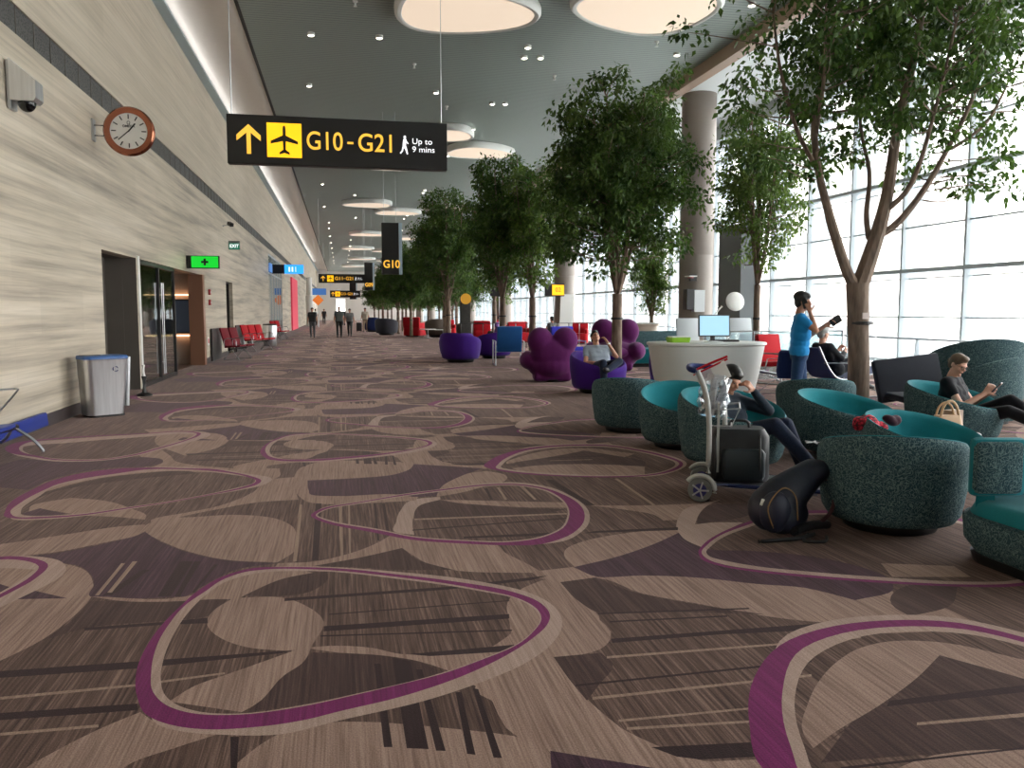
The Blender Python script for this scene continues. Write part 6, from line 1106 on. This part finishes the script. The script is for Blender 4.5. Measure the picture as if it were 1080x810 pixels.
# plastic zip bag in the basket
r = thing('clear_plastic_bag', 'clear plastic bag with red zip strip leaning in the trolley basket', 'bag', (2.89, 6.12, .66), A(-26))
def crumple(w_, h_, d_, seed, n=10):
    rg = random.Random(seed); bm = BM(); R = []
    for j in range(n + 1):
        z = h_ * j / n; f = .75 + .35 * math.sin(PI * min(1, j / n * .9 + .1)); R.append([(w_ / 2 * f * math.cos(a) * (1 + rg.uniform(-.14, .14)), d_ / 2 * math.sin(a) * f * (1 + rg.uniform(-.2, .2)), z) for a in [2 * PI * k / 18 for k in range(18)]])
    return loft(bm, R)
o = obj('bag_film', crumple(.22, .34, .14, 2), M_BAGP, r); o.rotation_euler = (0, .12, 0)
obj('zip_strip', tube(BM(), smoothpath([(-.14, -.03, .36), (-.02, 0, .42), (.12, .02, .48)], 3), .010, 6), M_RED, r); obj('zip_strip', tube(BM(), smoothpath([(-.14, -.05, .33), (.0, -.03, .40), (.12, 0, .46)], 3), .008, 6), M_RED, r)
obj('bag_panel', b_((.07, -.01, .36), (.12, .02, .14), (0, -.45, 0)), M_WHITE, r); obj('bag_panel', b_((-.04, .0, .33), (.16, .02, .09), (0, -.45, 0)), mat('pale_label', (214, 210, 216), .5), r)
for k, (x, a, m, lb) in enumerate([(-.02, .10, 'f1', 'white folded paper standing inside the clear plastic bag'), (.08, .38, 'f2', 'glossy folded magazine leaning at the right inside the clear plastic bag')]):
    o = obj('magazine', box(b_((2.91 + x * .8, 6.10, .82), (.012, .10, .30), (0, a, 0)), (2.92 + x * .8, 6.11, .83), (.008, .09, .27), (0, a + .07, 0)), mat('glossy_paper', (206, 208, 212), .2, noise=.25, nscale=14.)); tag(o, lb, 'magazine')
# black case on the trolley
r = thing('cabin_case', 'black soft cabin case standing on the luggage trolley', 'suitcase', (3.13, 6.10, .145), A(-20))
obj('case_body', rr_loft(BM(), [(.42, .30, .06, 0, 0, 0), (.46, .33, .08, .04, 0, 0), (.45, .32, .08, .36, 0, 0), (.38, .26, .08, .42, 0, 0)], 6), mat('black_nylon', (18, 20, 24), .55, noise=.3, nscale=30.), r, True)
obj('front_pocket', rr_loft(BM(), [(.30, .06, .025, .03, .02, -.17), (.33, .08, .03, .06, .02, -.17), (.33, .08, .03, .24, .02, -.17), (.28, .05, .02, .27, .02, -.17)]), mat('dark_teal_nylon', (28, 40, 46), .5), r, True)
obj('top_handle', tube(BM(), smoothpath([(-.08, 0, .42), (-.06, 0, .47), (.06, 0, .47), (.08, 0, .42)], 3), .012, 8), M_BLACK, r, True)
for sx in (-.2, .14): obj('strap', tube(BM(), smoothpath([(sx, -.165, .38), (sx, -.215, .2), (sx, -.18, .02)], 4), .010, 6), M_BLACK, r)
# large backpack on the floor
r = thing('backpack', 'big dark navy backpack slumped on the carpet with straps trailing, before the trolley', 'backpack', (2.92, 5.02, 0))
M_NY = mat('navy_nylon', (24, 28, 44), .5, noise=.25, nscale=20., bump=.004)
bm = BM(); cone(bm, (-.10, 0, .17), (.0, .02, .24), .155, .15, 16); cone(bm, (.0, .02, .24), (.26, .10, .38), .15, .10, 16); cone(bm, (-.04, -.05, .12), (.06, .0, .13), .12, .11, 14); ell(bm, (.24, .09, .38), (.15, .13, .085), (0, -.35, 0))
o = obj('pack_body', bm, M_NY, r); remesh(o, .015, 4); bake([o]); o.data.shade_smooth()
bm = BM(); ell(bm, (-.12, -.10, .17), (.11, .08, .14)); o = obj('front_pocket', bm, mat('navy_pocket', (28, 32, 52), .5), r, True)
obj('zip_piping', tube(BM(), smoothpath([(-.17, -.17, .08), (-.20, -.15, .22), (-.10, -.15, .34), (.0, -.14, .28), (.01, -.16, .12)], 5), .005, 5), mat('ochre_piping', (130, 96, 48), .6), r)
obj('shoulder_strap', tube(BM(), smoothpath([(.34, .05, .36), (.37, .0, .26), (.34, -.03, .14), (.22, -.06, .05)], 5), .013, 8), mat('maroon_strap', (64, 30, 36), .7), r, True)
obj('hip_belt', tube(BM(), smoothpath([(-.02, -.16, .05), (.12, -.10, .06), (.26, -.04, .05), (.34, .02, .03)], 5), .032, 8), M_BLACK, r, True)
obj('hip_belt', tube(BM(), smoothpath([(-.30, -.22, .014), (-.16, -.22, .014), (.0, -.22, .02), (.12, -.18, .03)], 4), .013, 8), M_BLACK, r, True)
obj('loose_strap', tube(BM(), smoothpath([(.10, -.14, .02), (.0, -.26, .012), (.12, -.30, .012), (.20, -.2, .012)], 5), .010, 6), M_BLACK, r, True)
obj('buckle', b_((-.215, -.10, .24), (.02, .02, .045), (0, .3, 0), .004), M_WHITE, r)
# scarf, handbag, paper bag
bm = BM(); rg = random.Random(4)
for k in range(9): a = rg.uniform(0, 6.28); ell(bm, (rg.uniform(-.13, .10), rg.uniform(-.07, .07), rg.uniform(.03, .09)), (rg.uniform(.05, .09), rg.uniform(.04, .07), rg.uniform(.025, .05)), (rg.uniform(-.4, .4), rg.uniform(-.5, .5), a), 14, 10)
g = NB('red_patterned_cloth'); vv = g.n('TexVoronoi', {'Vector': g.coord(), 'Scale': 38.}); g.put(g.b, 'Base Color', g.ramp((vv, 'Distance'), [(.2, lin((225, 60, 80))), (.5, lin((168, 24, 46))), (.7, lin((60, 20, 34)))])); g.b.inputs['Roughness'].default_value = .85
o = obj('scarf', bm, g.m); o.location = (4.36, 6.18, .50); remesh(o, .012, 3); bake([o]); o.data.shade_smooth(); tag(o, 'crumpled red patterned scarf on the front rim of an empty teal chair', 'scarf')
bm = BM(); rg = random.Random(9)
for k in range(5): ell(bm, (rg.uniform(-.07, .07), rg.uniform(-.04, .04), rg.uniform(.03, .07)), (.06, .05, .035), (rg.uniform(-.4, .4), rg.uniform(-.5, .5), 0), 14, 10)
o = obj('dark_cloth', bm, fabric('dark_maroon_cloth', (62, 30, 44))); o.location = (4.60, 6.17, .53); remesh(o, .012, 3); bake([o]); o.data.shade_smooth(); tag(o, 'crumpled dark maroon cloth next to the red patterned scarf', 'cloth')
r = thing('handbag', 'small tan handbag with looped handle above the nearest big teal chair', 'handbag', (5.31, 6.41, .40))
M_TANB = mat('tan_leather', (196, 160, 122), .5); obj('bag_body', rr_loft(BM(), [(.26, .12, .05, 0, 0, 0), (.30, .15, .06, .03, 0, 0), (.24, .08, .03, .17, 0, 0)], 5), M_TANB, r, True); obj('bag_handle', tube(BM(), [(.09 * math.cos(a), -.03, .15 + .15 * math.sin(a)) for a in [PI * k / 14 for k in range(15)]], .012, 8), M_TANB, r, True); obj('bag_handle', tube(BM(), [(.09 * math.cos(a), .03, .15 + .13 * math.sin(a)) for a in [PI * k / 14 for k in range(15)]], .010, 8), M_TANB, r, True)
r = thing('small_table', 'low dark table under the tan handbag, hidden behind the nearest big chair', 'table', (5.40, 6.50, 0)); obj('table_top', lathe(BM(), [(.26, .37), (.27, .38), (.27, .395), (.26, .40)], 32), mat('grey_table', (120, 124, 126), .5), r, True); obj('stem', tube(BM(), [(0, 0, 0), (0, 0, .38)], .03, 10), M_STEEL2, r, True)
o = obj('paper_bag', b_((0, 0, .10), (.16, .10, .20), (0, 0, .3), .004), mat('brown_paper', (176, 156, 140), .8)); o.location = (6.55, 7.32, .30); o.location = (5.46, 6.52, .40); tag(o, 'plain brownish paper bag beside the tan handbag', 'bag')
o = obj('tie_wire', tube(BM(), smoothpath([(7.62, 10.75, 2.95), (7.52, 10.7, 2.4), (7.45, 10.66, 2.0)], 4), .004, 5), M_DKFRAME) if False else None

# ================================================================== sub-parts under their parts
SUBS = {'wheel_hub': 'wheel', 'wheel_spokes': 'wheel', 'cross_symbol': 'lit_face', 'figure_symbols': 'lit_face', 'aeroplane_symbol': 'icon_panel', 'hour_markers': 'dial', 'maker_symbol': 'dial',
        'screen_face': 'screen_body', 'screen': 'screen_case', 'zip_piping': 'pack_body', 'buckle': 'pack_body', 'lens': 'camera_body', 'button': 'housing', 'printed_panel': 'notice_board', 'lid_opening': 'lid',
        'recycling_symbol': 'body', 'piping': 'shell', 'ring_symbol': 'sign_board', 'wing_edge': 'wing', 'support_band': 'trunk', 'twigs': 'trunk', 'gate_lettering': ('sign_box', 'banner_box'), 'dash_symbol': 'sign_box',
        'walking_time_lettering': 'sign_box', 'lettering': ('dial', 'lit_face', 'screen_panel'), 'keys': 'keyboard_body', 'cabinet_door': 'cabinet', 'zip_strip': 'bag_film', 'bag_panel': 'bag_film', 'downlight_lens': 'downlight_ring'}
base = lambda o: o.name.split('.')[0]
for r in [o for o in list(COL.objects) if o.parent is None and 'category' in o]:
    kids = list(r.children); seen = {}
    for c in kids:
        b = base(c)
        if b in SUBS:
            want = SUBS[b] if isinstance(SUBS[b], tuple) else (SUBS[b],); c_ = [k for k in kids if base(k) in want]
            if c_:
                i = seen.get(b, 0); seen[b] = i + 1; p = c_[min(i, len(c_) - 1)]
                c.parent = p; c.matrix_parent_inverse = p.matrix_basis.inverted()
